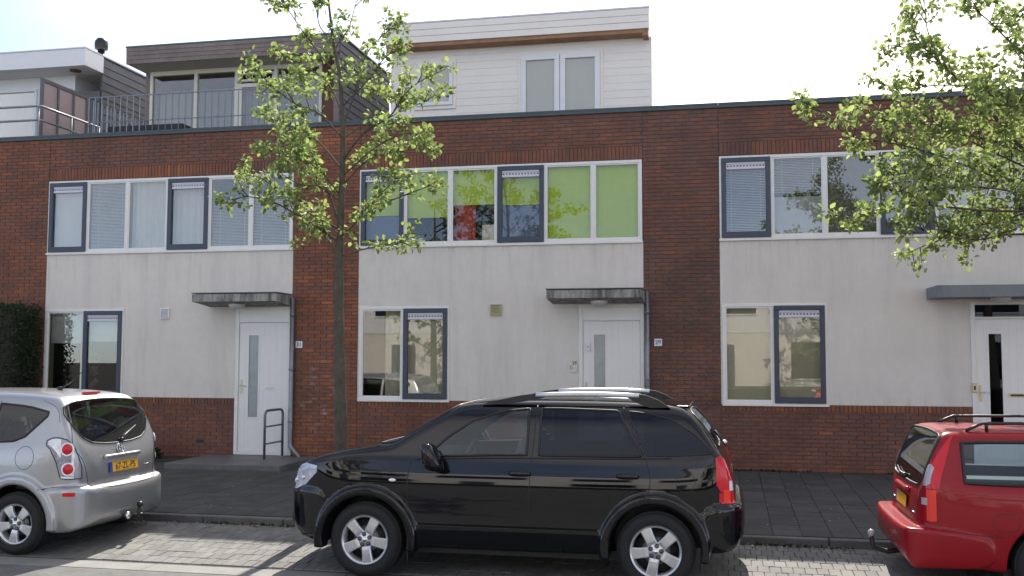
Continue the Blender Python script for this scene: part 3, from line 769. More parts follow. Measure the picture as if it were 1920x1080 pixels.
# --- white room on the middle house
R = thing('rooftop_room', (0, 0, 0), 'cream boarded rooftop room with a white double door and brown eaves', 'rooftop room')
b = MB(); vs = [(x, y, z) for z in (5.42, 7.74) for x, y in ((-6.40, 2.52), (-1.33, 2.52), (-1.85, 7.5), (-6.40, 7.5))]; b.add(vs, [(0, 3, 2, 1), (4, 5, 6, 7), (0, 1, 5, 4), (1, 2, 6, 5), (2, 3, 7, 6), (3, 0, 4, 7)], 'siding'); b.build('wall', R)
planks_y(R, -6.42, -1.31, 5.45, 7.74, 2.52, 16, 'siding', skip=((-5.93, -5.09, 6.55, 7.53), (-3.86, -2.22, 5.4, 7.56)))
for q in ((-5.93, -5.09, 7.46, 7.53), (-5.93, -5.09, 6.55, 6.62), (-5.93, -5.87, 6.62, 7.46), (-5.15, -5.09, 6.62, 7.46), (-3.86, -2.22, 7.50, 7.56), (-3.86, -3.80, 5.4, 7.50), (-2.28, -2.22, 5.4, 7.50)):
    b = MB(); b.box(q[0], q[1], 2.488, 2.52, q[2], q[3], 'siding', ch=.004); b.build('trim_board', R)
small_window(R, -5.87, -5.15, 6.62, 7.46, 2.50, 'siding_white', 'pane', blind='dim_room', label='small square window of the rooftop room')
small_window(R, -3.80, -3.05, 5.45, 7.50, 2.50, 'siding_white', 'pane', fw=.10, blind='dim_room', label='left leaf of the double door')
small_window(R, -3.04, -2.28, 5.45, 7.50, 2.50, 'siding_white', 'pane', fw=.10, blind='dim_room', label='right leaf of the double door')
b = MB(); b.box(-6.42, -1.36, 2.2, 2.5, 7.715, 7.79, 'wood_brown', ch=.004); b.box(-1.46, -1.36, 2.19, 2.5, 7.66, 7.72, 'wood_brown', ch=.004); b.build('eaves_beam', R)
for k in range(3):
    b = MB(); b.box(-6.2 - .03, -1.335, 2.17 - .006 * k, 2.2, 7.79 + .125 * k, 7.79 + .125 * (k + 1) - .004, 'siding', ch=.003); b.build('fascia_board', R)
b = MB()
for za, zb, e, mm in ((7.795, 8.17, 0, 'siding'), (8.17, 8.20, .02, 'grille')):
    vs = [(x, y, z) for z in (za, zb) for x, y in ((-6.42 - e, 2.2 - 2 * e), (-1.335 + e / 2, 2.2 - 2 * e), (-1.87, 7.6), (-6.42, 7.6))]; b.add(vs, [(0, 3, 2, 1), (4, 5, 6, 7), (0, 1, 5, 4), (1, 2, 6, 5), (2, 3, 7, 6), (3, 0, 4, 7)], mm)
b.build('roof', R)

# --- wooden room on the left house
R = thing('rooftop_room', (0, 0, 0), 'dark weathered wooden rooftop room with a wide glass front', 'rooftop room')
b = MB(); b.box(-11.87, -7.45, 4.9, 5.0, 5.42, 7.7, 'wood_grey'); b.box(-11.87, -11.72, 2.66, 4.9, 5.42, 7.7, 'wood_grey'); b.box(-7.45, -7.32, 2.1, 5.0, 5.42, 7.95, 'wood_grey'); b.box(-7.93, -7.45, 2.62, 2.7, 5.42, 7.7, 'wood_red'); b.box(-11.72, -7.45, 2.7, 4.9, 5.42, 5.45, 'wood_grey')
b.build('wall', R)
planks_x(R, 2.05, 5.02, 5.42, 8.0, -7.32, 17, 'wood_dark')
b = MB(); b.box(-11.72, -7.45, 4.6, 4.62, 5.5, 7.6, 'curtain'); b.build('back_curtain', R)
b = MB(); b.box(-11.87, -7.33, 2.0, 5.05, 7.66, 7.70, 'soffit'); b.build('soffit', R)
for k in range(4):
    b = MB(); b.box(-11.89, -7.30, 1.965 - .003 * k, 2.0, 7.66 + .085 * k, 7.66 + .085 * (k + 1) - .004, 'wood_grey', ch=.003); b.build('fascia_board', R)
b = MB(); b.box(-11.87, -7.33, 2.0, 5.05, 7.70, 7.97, 'wood_grey'); b.box(-11.9, -7.28, 1.95, 5.07, 8.0, 8.03, 'green_edge'); b.box(-11.88, -7.31, 1.99, 5.06, 7.97, 8.0, 'roofing'); b.build('roof', R)
b = MB(); b.box(-11.72, -11.66, 2.58, 2.68, 5.42, 7.66, 'cream'); b.box(-7.96, -7.90, 2.58, 2.68, 5.42, 7.66, 'cream'); b.box(-11.66, -7.96, 2.58, 2.68, 7.575, 7.66, 'cream')
for x in (-10.68, -9.77, -8.90): b.box(x - .035, x + .035, 2.585, 2.68, 5.42, 7.575, 'cream')
gf = b.build('glass_front', R)
for a, c in ((-11.66, -10.715), (-10.645, -9.805), (-8.865, -7.96)):
    p = MB(); p.box(a, c, 2.62, 2.628, 5.42, 7.575, 'pane'); p.build('pane', gf)
b = MB()
for q in ((-9.735, -8.935, 7.22, 7.30), (-9.735, -9.63, 5.45, 7.22), (-9.04, -8.935, 5.45, 7.22)): b.box(q[0], q[1], 2.56, 2.62, q[2], q[3], 'cream', ch=.004)
dr = b.build('terrace_door', R); p = MB(); p.box(-9.63, -9.04, 2.585, 2.592, 5.45, 7.22, 'pane'); p.build('pane', dr)
b = MB()                                                    # open top light
for q in ((0, .8, 0, .045), (0, .8, .19, .235), (0, .045, .045, .19), (.755, .8, .045, .19)): b.box(q[0], q[1], -.02, .02, q[2] , q[3], 'cream', ch=.003)
tl = b.build('top_light', R, loc=(-9.735, 2.55, 7.335)); tl.rotation_euler = (math.radians(-28), 0, 0)
p = MB(); p.box(.045, .755, -.004, .004, .045, .19, 'pane_clear'); p.build('pane', tl)
b = MB(); b.box(-9.735, -8.935, 2.66, 2.68, 7.30, 7.575, 'interior'); b.build('dark_room_sheet', R)  # near-black sheet stands for the unlit room behind the top light
cb = MB(); pleat(cb, -11.66, -9.8, 5.45, 7.3, 2.85, 'net', .03, 12); pleat(cb, -9.7, -8.0, 5.45, 7.35, 2.86, 'net', .03, 10); cb.build('curtain', R)

# --- terrace railing with balusters
R = thing('terrace_railing', (0, 0, 0), 'grey steel balcony railing with thin upright bars above the parapet', 'railing')
b = MB(); b.box(-11.75, -7.35, .585, .605, 6.60, 6.62, 'galv'); b.build('top_rail', R)
b = MB(); b.box(-11.75, -7.35, .585, .605, 6.12, 6.135, 'galv'); b.build('middle_rail', R)
x = -11.74
while x < -7.4:
    b = MB(); b.box(x - (.0085 if x < -10.6 else .005), x + (.0085 if x < -10.6 else .005), .585, .597, 5.45, 6.60, 'zinc' if x < -10.6 else 'galv'); b.build('baluster', R); x += .133
b = MB(); b.box(-11.76, -11.74, .6, 2.6, 6.60, 6.62, 'galv'); b.build('side_rail', R)
y = .75
while y < 2.6:
    b = MB(); b.box(-11.759, -11.741, y - .009, y + .009, 5.45, 6.60, 'zinc'); b.build('baluster', R); y += .14
# dark covered table
R = thing('terrace_table', (-10.9, 1.6, 5.42), 'low dark covered table standing behind the terrace railing', 'table')
b = MB(); b.box(-.85, .75, -.4, .45, .66, .78, 'black', ch=.02); b.build('tabletop', R)
b = MB(); b.box(-.84, .74, -.39, .44, .35, .66, 'black', ch=.03); b.build('cover', R)
for sx in (-.78, .68):
    for sy in (-.33, .38): b = MB(); b.box(sx - .03, sx + .03, sy - .03, sy + .03, 0, .36, 'black'); b.build('leg', R)

# --- white rooftop room at the far left
R = thing('rooftop_room', (0, 0, 0), 'white rooftop room with overhanging roof at the left edge', 'rooftop room')
b = MB(); b.box(-19.3, -14.0, 3.3, 8, 5.42, 7.92, 'siding_white'); b.build('wall', R)
b = MB(); b.box(-14.0, -13.35, 3.3, 3.36, 5.42, 7.55, 'wood_dark'); b.box(-13.37, -13.33, 3.3, 8, 5.42, 7.9, 'wood_dark'); b.build('side_wall', R)
planks_x(R, 3.29, 8.0, 5.45, 8.26, -13.33, 16, 'wood_dark')
b = MB(); b.box(-19.3, -13.3, 2.63, 3.29, 7.92, 8.29, 'siding_white', ch=.006); b.box(-19.3, -13.36, 3.29, 8.0, 7.92, 8.27, 'siding_white'); b.box(-19.3, -13.29, 2.62, 8.02, 8.292, 8.32, 'grille'); b.build('roof', R)
b = MB(); b.lathe([(0, 0), (.12, 0), (.12, -.02), (0, -.02)], 'mortar', (-13.75, 2.95, 7.92), 'z', 18); b.build('ceiling_light', R)
small_window(R, -16.4, -14.92, 5.45, 7.66, 3.29, 'siding_white', 'pane', fw=.06, blind='curtain', label='wide terrace window with a white curtain')
small_window(R, -14.75, -14.05, 5.45, 7.62, 3.29, 'siding_white', 'pane_clear', fw=.08, blind='blind_white', label='terrace door')
R = thing('privacy_screen', (0, 0, 0), 'dark framed pinkish privacy screen standing on the left roof terrace', 'screen')
b = MB()
for z0, z1 in ((7.20, 7.27), (5.45, 5.50)): b.box(-13.33, -13.27, 1.27, 2.75, z0, z1, 'wood_dark')
for y in (1.27, 1.75, 2.25, 2.70): b.box(-13.33, -13.27, y, y + .05, 5.50, 7.20, 'wood_dark')
b.build('frame', R)
for a, c in ((1.32, 1.75), (1.80, 2.25), (2.30, 2.70)): b = MB(); b.box(-13.31, -13.29, a, c, 5.5, 7.2, 'screen_pink'); b.build('panel', R)
R = thing('terrace_railing', (0, 0, 0), 'pale tubular railing with two rails at the left edge of the roof', 'railing')
for z in (6.50, 6.23):
    b = MB(); b.tube([(-15.6, .55, z), (-12.82, .55, z), (-12.76, .60, z), (-12.76, 2.4, z)], .022, 'zinc', 10); b.build('rail', R)
for p in ((-12.80, .56), (-14.2, .55), (-15.5, .55), (-12.76, 1.5), (-12.76, 2.4)): b = MB(); b.tube([(p[0], p[1], 5.42), (p[0], p[1], 6.5)], .018, 'zinc', 8); b.build('post', R)
R = thing('roof_flue', (-15.23, 6.0, 8.42), 'black round flue with a cowl on the white roof', 'flue')
b = MB(); b.lathe([(.0, .0), (.085, 0), (.085, .98), (.0, .98)], 'trim', (0, 0, 0), 'z', 20); b.build('pipe', R)
b = MB(); b.lathe([(.0, 1.28), (.10, 1.25), (.155, 1.18), (.165, 1.08), (.15, .98), (.09, .96)], 'trim', (0, 0, 0), 'z', 24); b.build('cowl', R)

# ================================================================== houses across the street (seen in windows and paint)
for i in range(5):
    x0 = -19.0 + i * 7.0
    H = thing('opposite_house', (x0, -27.5, 0), 'pale rendered house across the street seen in reflections, %s' % ('far left', 'left of centre', 'opposite the tree', 'opposite the gap', 'far right')[i], 'house', 'houses across the street')
    b = MB(); b.box(0, 7.0, -8, 0, -.3, 2.8, 'siding' if i % 2 else 'stucco'); b.box(0, 7.0, -8, .02, 2.8, 6.3, 'siding_white'); b.build('wall', H)
    b = MB(); b.box(-.02, 7.02, -8.1, .15, 6.3, 6.5, 'cap'); b.build('roof', H)
    for z0, z1, xs in ((.9, 2.4, ((.6, 2.6),)), (3.6, 5.0, ((.6, 2.4), (3.4, 6.2)))):
        for a, c in xs:
            b = MB(); b.box(a - .07, c + .07, -.02, .06, z0 - .07, z1 + .07, 'white_frame'); w = b.build('window', H)
            b = MB(); b.box(a, c, -.01, .07, z0, z1, 'glass_dark'); b.build('pane', w); b = MB(); b.box(a, c, .061, .064, z0, z1, 'sash_blue'); b.build('blind', w)
    b = MB(); b.box(4.2, 5.3, -.02, .07, -.2, 2.3, 'sash_blue'); b.build('door', H)
b = MB(); b.box(-60, 60, -27.5, -24.0, -.5, -.18, 'kerb'); tag(b.build('far_pavement'), 'pale pavement on the far side of the street', None, kind='structure')
# ================================================================== cars
def chaikin(P, n=2, closed=True):
    P = np.array(P, float)
    for _ in range(n):
        if closed: Q = np.roll(P, -1, 0); P = np.stack([.75 * P + .25 * Q, .25 * P + .75 * Q], 1).reshape(-1, 2)
        else:
            A, B = P[:-1], P[1:]; m = np.stack([.75 * A + .25 * B, .25 * A + .75 * B], 1).reshape(-1, 2); P = np.vstack([P[:1], m, P[-1:]])
    return P
def sd2(poly, a, b):
    a, b = np.broadcast_arrays(a, b); sh = a.shape; a = a.ravel(); b = b.ravel()
    if a.size * len(poly) < 400000:
        V = poly; W = np.roll(poly, 1, 0); ex = (W[:, 0] - V[:, 0])[:, None]; ey = (W[:, 1] - V[:, 1])[:, None]
        px = a[None] - V[:, :1]; py = b[None] - V[:, 1:]; t = (px * ex + py * ey) / (ex * ex + ey * ey + 1e-12); np.maximum(t, 0, out=t); np.minimum(t, 1, out=t)
        d = ((px - ex * t) ** 2 + (py - ey * t) ** 2).min(0); c1 = py >= 0; c2 = b[None] < W[:, 1:]; c3 = ex * py > ey * px
        n = ((c1 & c2 & c3) | (~c1 & ~c2 & ~c3)).sum(0); return (np.where(n % 2 == 1, -1., 1.) * np.sqrt(d)).reshape(sh)
    d = np.full(a.shape, 1e9); s = np.ones(a.shape); V = poly; W = np.roll(poly, 1, 0)
    for (vx, vy), (wx, wy) in zip(V, W):
        ex, ey = wx - vx, wy - vy; px, py = a - vx, b - vy
        t = (px * ex + py * ey) * (1 / (ex * ex + ey * ey + 1e-12)); np.maximum(t, 0, out=t); np.minimum(t, 1, out=t)
        bx, by = px - ex * t, py - ey * t; np.minimum(d, bx * bx + by * by, out=d)
        c1 = b >= vy; c2 = b < wy; c3 = ex * py > ey * px
        s[(c1 & c2 & c3) | (~c1 & ~c2 & ~c3)] *= -1
    return (s * np.sqrt(d)).reshape(sh)
def smax(a, b, k): h = np.maximum(k - np.abs(a - b), 0) / k; return np.maximum(a, b) + h * h * k * .25
def smin(a, b, k): return -smax(-a, -b, k)

def surface_nets(F, o, h):
    nx, ny, nz = F.shape; s = F < 0
    c = np.zeros((nx - 1, ny - 1, nz - 1), np.int8)
    for i in (0, 1):
        for j in (0, 1):
            for k in (0, 1): c += s[i:nx - 1 + i, j:ny - 1 + j, k:nz - 1 + k]
    idx = np.argwhere((c > 0) & (c < 8)); acc = np.zeros((len(idx), 3)); cnt = np.zeros(len(idx))
    cs = [(0, 0, 0), (1, 0, 0), (0, 1, 0), (1, 1, 0), (0, 0, 1), (1, 0, 1), (0, 1, 1), (1, 1, 1)]
    for a in range(8):
        for ax in range(3):
            b = list(cs[a])
            if b[ax]: continue
            b[ax] = 1; A = np.array(cs[a]); B = np.array(b)
            ia = idx + A; ib = idx + B; fa = F[ia[:, 0], ia[:, 1], ia[:, 2]]; fb = F[ib[:, 0], ib[:, 1], ib[:, 2]]
            m = (fa < 0) != (fb < 0); t = np.where(m, fa / np.where(m, fa - fb, 1), 0)
            acc += m[:, None] * (A + t[:, None] * (B - A)); cnt += m
    V = (idx + acc / cnt[:, None]) * h + o
    vid = np.full((nx - 1, ny - 1, nz - 1), -1, np.int64); vid[idx[:, 0], idx[:, 1], idx[:, 2]] = np.arange(len(idx))
    Q = []
    for ax in range(3):
        sl0 = [slice(1, -1)] * 3; sl1 = [slice(1, -1)] * 3; sl0[ax] = slice(0, -1); sl1[ax] = slice(1, None)
        a = s[tuple(sl0)]; b = s[tuple(sl1)]; e = np.argwhere(a != b); off = np.array([1, 1, 1]); off[ax] = 0; e = e + off
        fl = s[e[:, 0], e[:, 1], e[:, 2]]
        u, w = [(1, 2), (2, 0), (0, 1)][ax]
        eu = np.zeros(3, int); eu[u] = 1; ew = np.zeros(3, int); ew[w] = 1
        g = lambda p: vid[p[:, 0], p[:, 1], p[:, 2]]
        q = np.stack([g(e - eu - ew), g(e - ew), g(e), g(e - eu)], 1)
        q[~fl] = q[~fl][:, ::-1]; Q.append(q)
    return V, np.vstack(Q)

class Car:
    def __init__(s, solids, hubs, Ra, W, flare=0., taper=None):
        s.solids = [(chaikin(a, 2), chaikin(b, 2), chaikin(c, 2), k1, k2) for a, b, c, k1, k2 in solids]
        s.hubs = hubs; s.Ra = Ra; s.W = W; s.flare = flare; s.wins = []; s.zhub = None
    def outer(s, x, y, z):
        y = np.abs(y); d = None
        for a, b, c, k1, k2 in s.solids:
            q = smax(sd2(a, x, z), sd2(b, y, z), k1); q = smax(q, sd2(c, x, y), k2)
            d = q if d is None else smin(d, q, .03)
        for hx, hz in s.hubs:
            r = np.sqrt((x - hx) ** 2 + (z - hz) ** 2)
            if s.flare:
                band = np.maximum(np.abs(r - (s.Ra + .035)) - .045, np.abs(y - (s.W / 2 - .05)) - .05 - s.flare)
                d = smin(d, np.maximum(band, .26 - z), .035)
            d = smax(d, -np.maximum(r - s.Ra, .52 - y), .014)
        return d
    def body(s, x, y, z, cav):
        d = s.outer(x, y, z); ya = np.abs(y)
        cv = np.maximum(np.maximum(d + .055, cav[2] - z), np.maximum(cav[0] - x, x - cav[1]))
        q = np.maximum(d, -cv)
        for kind, poly, cond in s.wins:
            if kind == 'side': w = np.maximum(sd2(poly, x, z), .35 - ya)
            else: w = np.maximum(sd2(poly, ya, z), (x - cond) if kind == 'front' else (cond - x))
            w = np.maximum(w, -(d + .13))
            q = np.maximum(q, -w)
        return q
    def grad(s, P, f, e=.002):
        g = np.empty_like(P); f0 = f(P[:, 0], P[:, 1], P[:, 2])
        for i in range(3):
            a = P.copy(); a[:, i] += e
            g[:, i] = (f(a[:, 0], a[:, 1], a[:, 2]) - f0) / e
        return g / np.maximum(np.linalg.norm(g, axis=1), 1e-9)[:, None]
    def make_body(s, name, parent, paint, L, H, cav, h=.016):
        xs = np.arange(-.08, L + .1, h); ys = np.arange(-s.W / 2 - .09, s.W / 2 + .1, h); zs = np.arange(.1, H + .08, h)
        f = lambda x, y, z: s.body(x, y, z, cav)
        F = f(xs[:, None, None], ys[None, :, None], zs[None, None, :])
        V, Q = surface_nets(F, np.array([xs[0], ys[0], zs[0]]), h)
        for _ in range(1):
            d0 = s.outer(V[:, 0], V[:, 1], V[:, 2]); m = np.abs(d0) < .012
            dd = f(V[:, 0], V[:, 1], V[:, 2]); m &= np.abs(dd - d0) < 1e-6
            P = V[m]; g = s.grad(P, s.outer); st = np.clip(d0[m], -.01, .01); V[m] = P - g * st[:, None]
        me = bpy.data.meshes.new(name)
        me.vertices.add(len(V)); me.vertices.foreach_set('co', V.ravel())
        me.loops.add(Q.size); me.loops.foreach_set('vertex_index', Q.ravel())
        me.polygons.add(len(Q)); me.polygons.foreach_set('loop_start', np.arange(0, Q.size, 4))
        me.materials.append(M[paint]); me.materials.append(M['car_inside']); me.materials.append(M['trim'])
        C = V[Q].mean(1); dc = s.outer(C[:, 0], C[:, 1], C[:, 2]); mi = np.where(dc < -.03, 1, 0)
        n = np.cross(V[Q[:, 1]] - V[Q[:, 0]], V[Q[:, 2]] - V[Q[:, 0]])
        for hx, hz in s.hubs: mi[(np.hypot(C[:, 0] - hx, C[:, 2] - hz) < s.Ra + .004) & (np.abs(C[:, 1]) < s.W / 2 - .035)] = 2
        mi[C[:, 2] < .2] = 2
        me.polygons.foreach_set('material_index', mi.astype(np.int32)); me.polygons.foreach_set('use_smooth', np.ones(len(Q), bool))
        me.update(); me.validate()
        o = bpy.data.objects.new(name, me); COL.objects.link(o); o.parent = parent; return o
    def hit(s, O, D, tmax=1.6, n=60):
        t = np.zeros(len(O))
        for k in range(26):
            P = O + D * t[:, None]; d = s.outer(P[:, 0], P[:, 1], P[:, 2]); t = np.minimum(t + d * (.9 if k < 12 else .8), 3.)
            if np.abs(d).max() < 2e-4: break
        return O + D * t[:, None]
    def mapping(s, kind, u, v):
        N = len(u); O = np.zeros((N, 3)); D = np.zeros((N, 3))
        if kind[0] == 'side': O[:, 0] = u; O[:, 1] = kind[1] * 1.25; O[:, 2] = v; D[:, 1] = -kind[1]
        elif kind[0] == 'end': O[:, 0] = kind[1]; O[:, 1] = u; O[:, 2] = v; D[:, 0] = kind[2]
        elif kind[0] == 'wrap':                               # (cx, cy, side): u is an angle round the corner
            cx, cy = kind[1], kind[2]; D[:, 0] = -np.cos(u); D[:, 1] = -np.sin(u); O[:, 0] = cx; O[:, 1] = cy; O[:, 2] = v; O -= D * .9
        return O, D
    def project(s, kind, u, v, off=.0):
        u = np.asarray(u, float); v = np.asarray(v, float); O, D = s.mapping(kind, u, v); P = s.hit(O, D); n = s.grad(P, s.outer, .004); return P + n * off, n
    def patch(s, name, parent, kind, us, lo, hi, m, nu=28, nv=8, off=.003, skirt=.012, rim=None, rim_m='trim'):
        us = np.asarray(us, float); lo = np.asarray(lo, float); hi = np.asarray(hi, float)
        if us[0] > us[-1]: us = us[::-1]; lo = lo[::-1]; hi = hi[::-1]
        u = np.linspace(us[0], us[-1], nu); a = np.interp(u, us, lo); c = np.interp(u, us, hi)
        U = np.repeat(u[:, None], nv, 1); T = np.linspace(0, 1, nv)[None]; V = a[:, None] * (1 - T) + c[:, None] * T
        P, n = s.project(kind, U.ravel(), V.ravel(), off); b = MB(); N = nu * nv
        fs = [(i * nv + j, (i + 1) * nv + j, (i + 1) * nv + j + 1, i * nv + j + 1) for i in range(nu - 1) for j in range(nv - 1)]
        e1 = P[nv] - P[0]; e2 = P[1] - P[0]
        if np.dot(np.cross(e1, e2), n[0]) < 0: fs = [f[::-1] for f in fs]
        loop = [i * nv for i in range(nu)] + [(nu - 1) * nv + j for j in range(1, nv)] + [i * nv + nv - 1 for i in range(nu - 2, -1, -1)] + [j for j in range(nv - 2, 0, -1)]
        S = P[loop] - n[loop] * skirt; k = len(loop)
        b.add(list(map(tuple, P)), fs, m, smooth=True)
        b.add(list(map(tuple, np.vstack([P[loop], S]))), [(i, (i + 1) % k, (i + 1) % k + k, i + k) for i in range(k)], m if m not in ('glass_dark', 'glass_mid', 'glass_car') else 'trim')
        o = b.build(name, parent)
        if rim:
            r = MB(); r.tube([tuple(q) for q in P[loop]], rim, rim_m, 6, closed=True); r.build('window_seal', parent)
        return o
    def line(s, b, kind, pts, r=.004, m='trim', off=-.001, n=5, dens=.03):
        P = chaikin(pts, 2, False); seg = []
        for p, q in zip(P[:-1], P[1:]):
            k = max(1, int(np.hypot(*(q - p)) / dens)); seg += [p + (q - p) * i / k for i in range(k)]
        seg.append(P[-1]); seg = np.array(seg); W, _ = s.project(kind, seg[:, 0], seg[:, 1], off)
        b.tube([tuple(w) for w in W], r, m, n); return W
    def window(s, parent, name, xs, lo, hi, m, rim=.011, sides=(1, -1), inset=.014):
        xs = np.array(xs, float); p = np.vstack([np.stack([xs, lo], 1), np.stack([xs, hi], 1)[::-1]])
        s.wins.append(('side', shrink(p, inset), 0)); s._q.append(lambda: [s.patch(name, parent, ('side', g), xs, lo, hi, m, off=.002, rim=rim) for g in sides])
    def endwindow(s, parent, name, ys, lo, hi, m, front, cond, xo, rim=.011, inset=.016):
        ys = np.array(ys, float); p = np.vstack([np.stack([ys, lo], 1), np.stack([ys, hi], 1)[::-1]]); q = p.copy()
        q = shrink(p, inset); q[:, 0] = np.where(q[:, 0] < .06, -.2, q[:, 0])
        s.wins.append(('front' if front else 'rear', q, cond))
        Y = np.concatenate([-ys[::-1], ys[1:]]); LO = np.concatenate([np.array(lo)[::-1], lo[1:]]); HI = np.concatenate([np.array(hi)[::-1], hi[1:]])
        s._q.append(lambda: [s.patch(name, parent, ('end', xo, 1 if front else -1), Y, LO, HI, m, nu=44, nv=14, off=.002, rim=rim)])
    _q = None
def shrink(p, d):
    c = p.mean(0); q = p.copy(); A = 0
    for i in range(len(p)):
        x1, y1 = p[i]; x2, y2 = p[(i + 1) % len(p)]; A += x1 * y2 - x2 * y1
    sg = 1 if A > 0 else -1
    n = len(p); out = []
    for i in range(n):
        e0 = p[i] - p[i - 1]; e1 = p[(i + 1) % n] - p[i]
        l0, l1 = np.linalg.norm(e0), np.linalg.norm(e1)
        if l0 < 1e-6 or l1 < 1e-6: out.append(p[i] + (c - p[i]) * .05); continue
        n0 = np.array([-e0[1], e0[0]]) / l0 * sg; n1 = np.array([-e1[1], e1[0]]) / l1 * sg
        b = n0 + n1; b /= max(np.dot(b, n0), .5) if np.linalg.norm(b) > 1e-3 else 1
        out.append(p[i] + b * d)
    return np.array(out)

def wheel(parent, x, y, z, R, w, rim, style, side):
    """side=-1: outer face towards -Y"""
    t = bpy.data.objects.new('wheel', None); COL.objects.link(t); t.parent = parent; t.location = (x, y, z)
    if side > 0: t.rotation_euler = (0, 0, math.pi)
    t.rotation_euler[1] = random.uniform(0, .6)
    r = rim; h = w / 2
    prof = [(r - .01, h - .02), (r - .012, -h + .022), (r + .006, -h + .008), (r + .02, -h + .004), (r + (R - r) * .45, -h - .006), (R - .035, -h + .004), (R - .012, -h + .028), (R - .002, -h + .05)]
    for k in range(5):                                     # grooves of the tread
        yy = -h + .05 + (w - .1) * k / 4; prof += [(R, yy - .008 + .004), (R, yy + .012)] + ([(R - .008, yy + .015), (R - .008, yy + (w - .1) / 4 - .004)] if k < 4 else [])
    prof += [(R - .012, h - .028), (R - .035, h - .004), (r + .02, h), (r - .01, h - .02)]
    b = MB(); b.lathe(prof, 'rubber', n=64); b.build('tyre', t)
    b = MB(); b.lathe([(r + .004, -h + .002), (r + .006, -h + .012), (r - .012, -h + .016), (r - .022, -h + .03), (r - .03, h - .03), (r, h - .015)], 'alloy', n=56)
    b.lathe([(0, -h + .10), (r - .03, -h + .10), (r - .03, -h + .12)], 'black', n=40); b.build('rim', t)
    b = MB(); b.lathe([(.02, -h + .07), (.12, -h + .075), (.12, -h + .09), (.02, -h + .09)], 'galv', n=40); b.build('brake_disc', t)
    n = 5
    for k in range(n):
        a = 2 * math.pi * k / n; b = MB()
        if style == 'twin':                               # broad spoke split by a groove, flaring outwards
            w0, w1 = .030, .058; pr = [(.04, w0), (.09, .036), (r * .62, .042), (r - .012, w1)]
        else: w0 = .031; pr = [(.04, .044), (.09, .043), (r * .6, .044), (r - .012, .052)]
        vs = []
        for q, (rr, hw) in enumerate(pr):
            yb = -h + .026 - .010 * math.sin(min(1, rr / r) * 2.6) + (.010 if q == 0 else 0)
            for s_, dy in ((-1, .008), (-.8, 0), (.8, 0), (1, .008), (1, .034), (-1, .034)):
                lx, lz = rr, s_ * hw; vs.append((lx * math.cos(a) - lz * math.sin(a), yb + dy, lx * math.sin(a) + lz * math.cos(a)))
        fs = [(i * 6 + j, i * 6 + (j + 1) % 6, (i + 1) * 6 + (j + 1) % 6, (i + 1) * 6 + j) for i in range(3) for j in range(6)]
        b.add(vs, [f[::-1] for f in fs] , 'alloy'); b.build('spoke', t)
    b = MB(); b.lathe([(0, -h + .012), (.022, -h + .013), (.03, -h + .018), (.062, -h + .022), (.074, -h + .034), (.074, -h + .06)], 'alloy', n=32)
    b.lathe([(0, -h + .009), (.018, -h + .010), (.022, -h + .014)], 'chrome', n=20); b.build('hub', t)
    for k in range(5):
        a = 2 * math.pi * (k + .5) / 5; b = MB(); b.lathe([(0, -h + .010), (.010, -h + .011), (.012, -h + .030)], 'galv', (.05 * math.cos(a), 0, .05 * math.sin(a)), n=8)
        b.lathe([(.0125, -h + .0165), (.020, -h + .0165), (.020, -h + .03)], 'black', (.05 * math.cos(a), 0, .05 * math.sin(a)), n=12); b.build('wheel_nut', t)
    return t

def warp(T, fx=None, fz=None):
    seen = set()
    def rec(o):
        for c in o.children:
            if c.name.startswith(('wheel', 'number_plate')): continue
            if c.type == 'MESH' and c.data.name not in seen:
                seen.add(c.data.name); n = len(c.data.vertices); a = np.empty(n * 3); c.data.vertices.foreach_get('co', a); a = a.reshape(-1, 3)
                if fx: a[:, 0] = np.interp(a[:, 0], *fx)
                if fz: a[:, 2] = np.interp(a[:, 2], *fz)
                c.data.vertices.foreach_set('co', a.ravel()); c.data.update()
            rec(c)
    bpy.context.view_layer.update(); rec(T)
def rounded(b, x0, x1, y0, y1, z0, z1, m, r=.04): b.box(x0, x1, y0, y1, z0, z1, m, ch=r)
def seats(parent, xs, zb, fwd=1, m='car_seat', rows=(2, 2), top=.55):
    for x in xs:
        for y in (-.36, .36):
            b = MB(); rounded(b, x - .25, x + .25, y - .24, y + .24, zb, zb + .16, m, .05)
            bm = bmesh.new(); bmesh.ops.create_cube(bm, size=1)
            for v in bm.verts: v.co = Vector((v.co.x * .13 + (.22 + v.co.z * .16) * fwd, v.co.y * (.46 - .1 * (v.co.z > 0)), v.co.z * top + top / 2 + .12))
            bmesh.ops.bevel(bm, geom=bm.edges[:], offset=.045, segments=2, affect='EDGES'); bmesh.ops.translate(bm, verts=bm.verts, vec=(x, y, zb)); b.bm(bm, m)
            s = b.build('seat', parent)
            b = MB(); hx = x + .33 * fwd; b.box(hx - .045, hx + .045, y - .12, y + .12, zb + top + .17, zb + top + .34, m, ch=.03)
            for q in (-.05, .05): b.tube([(hx, y + q, zb + top + .08), (hx, y + q, zb + top + .2)], .006, 'chrome', 6)
            b.build('headrest', s)

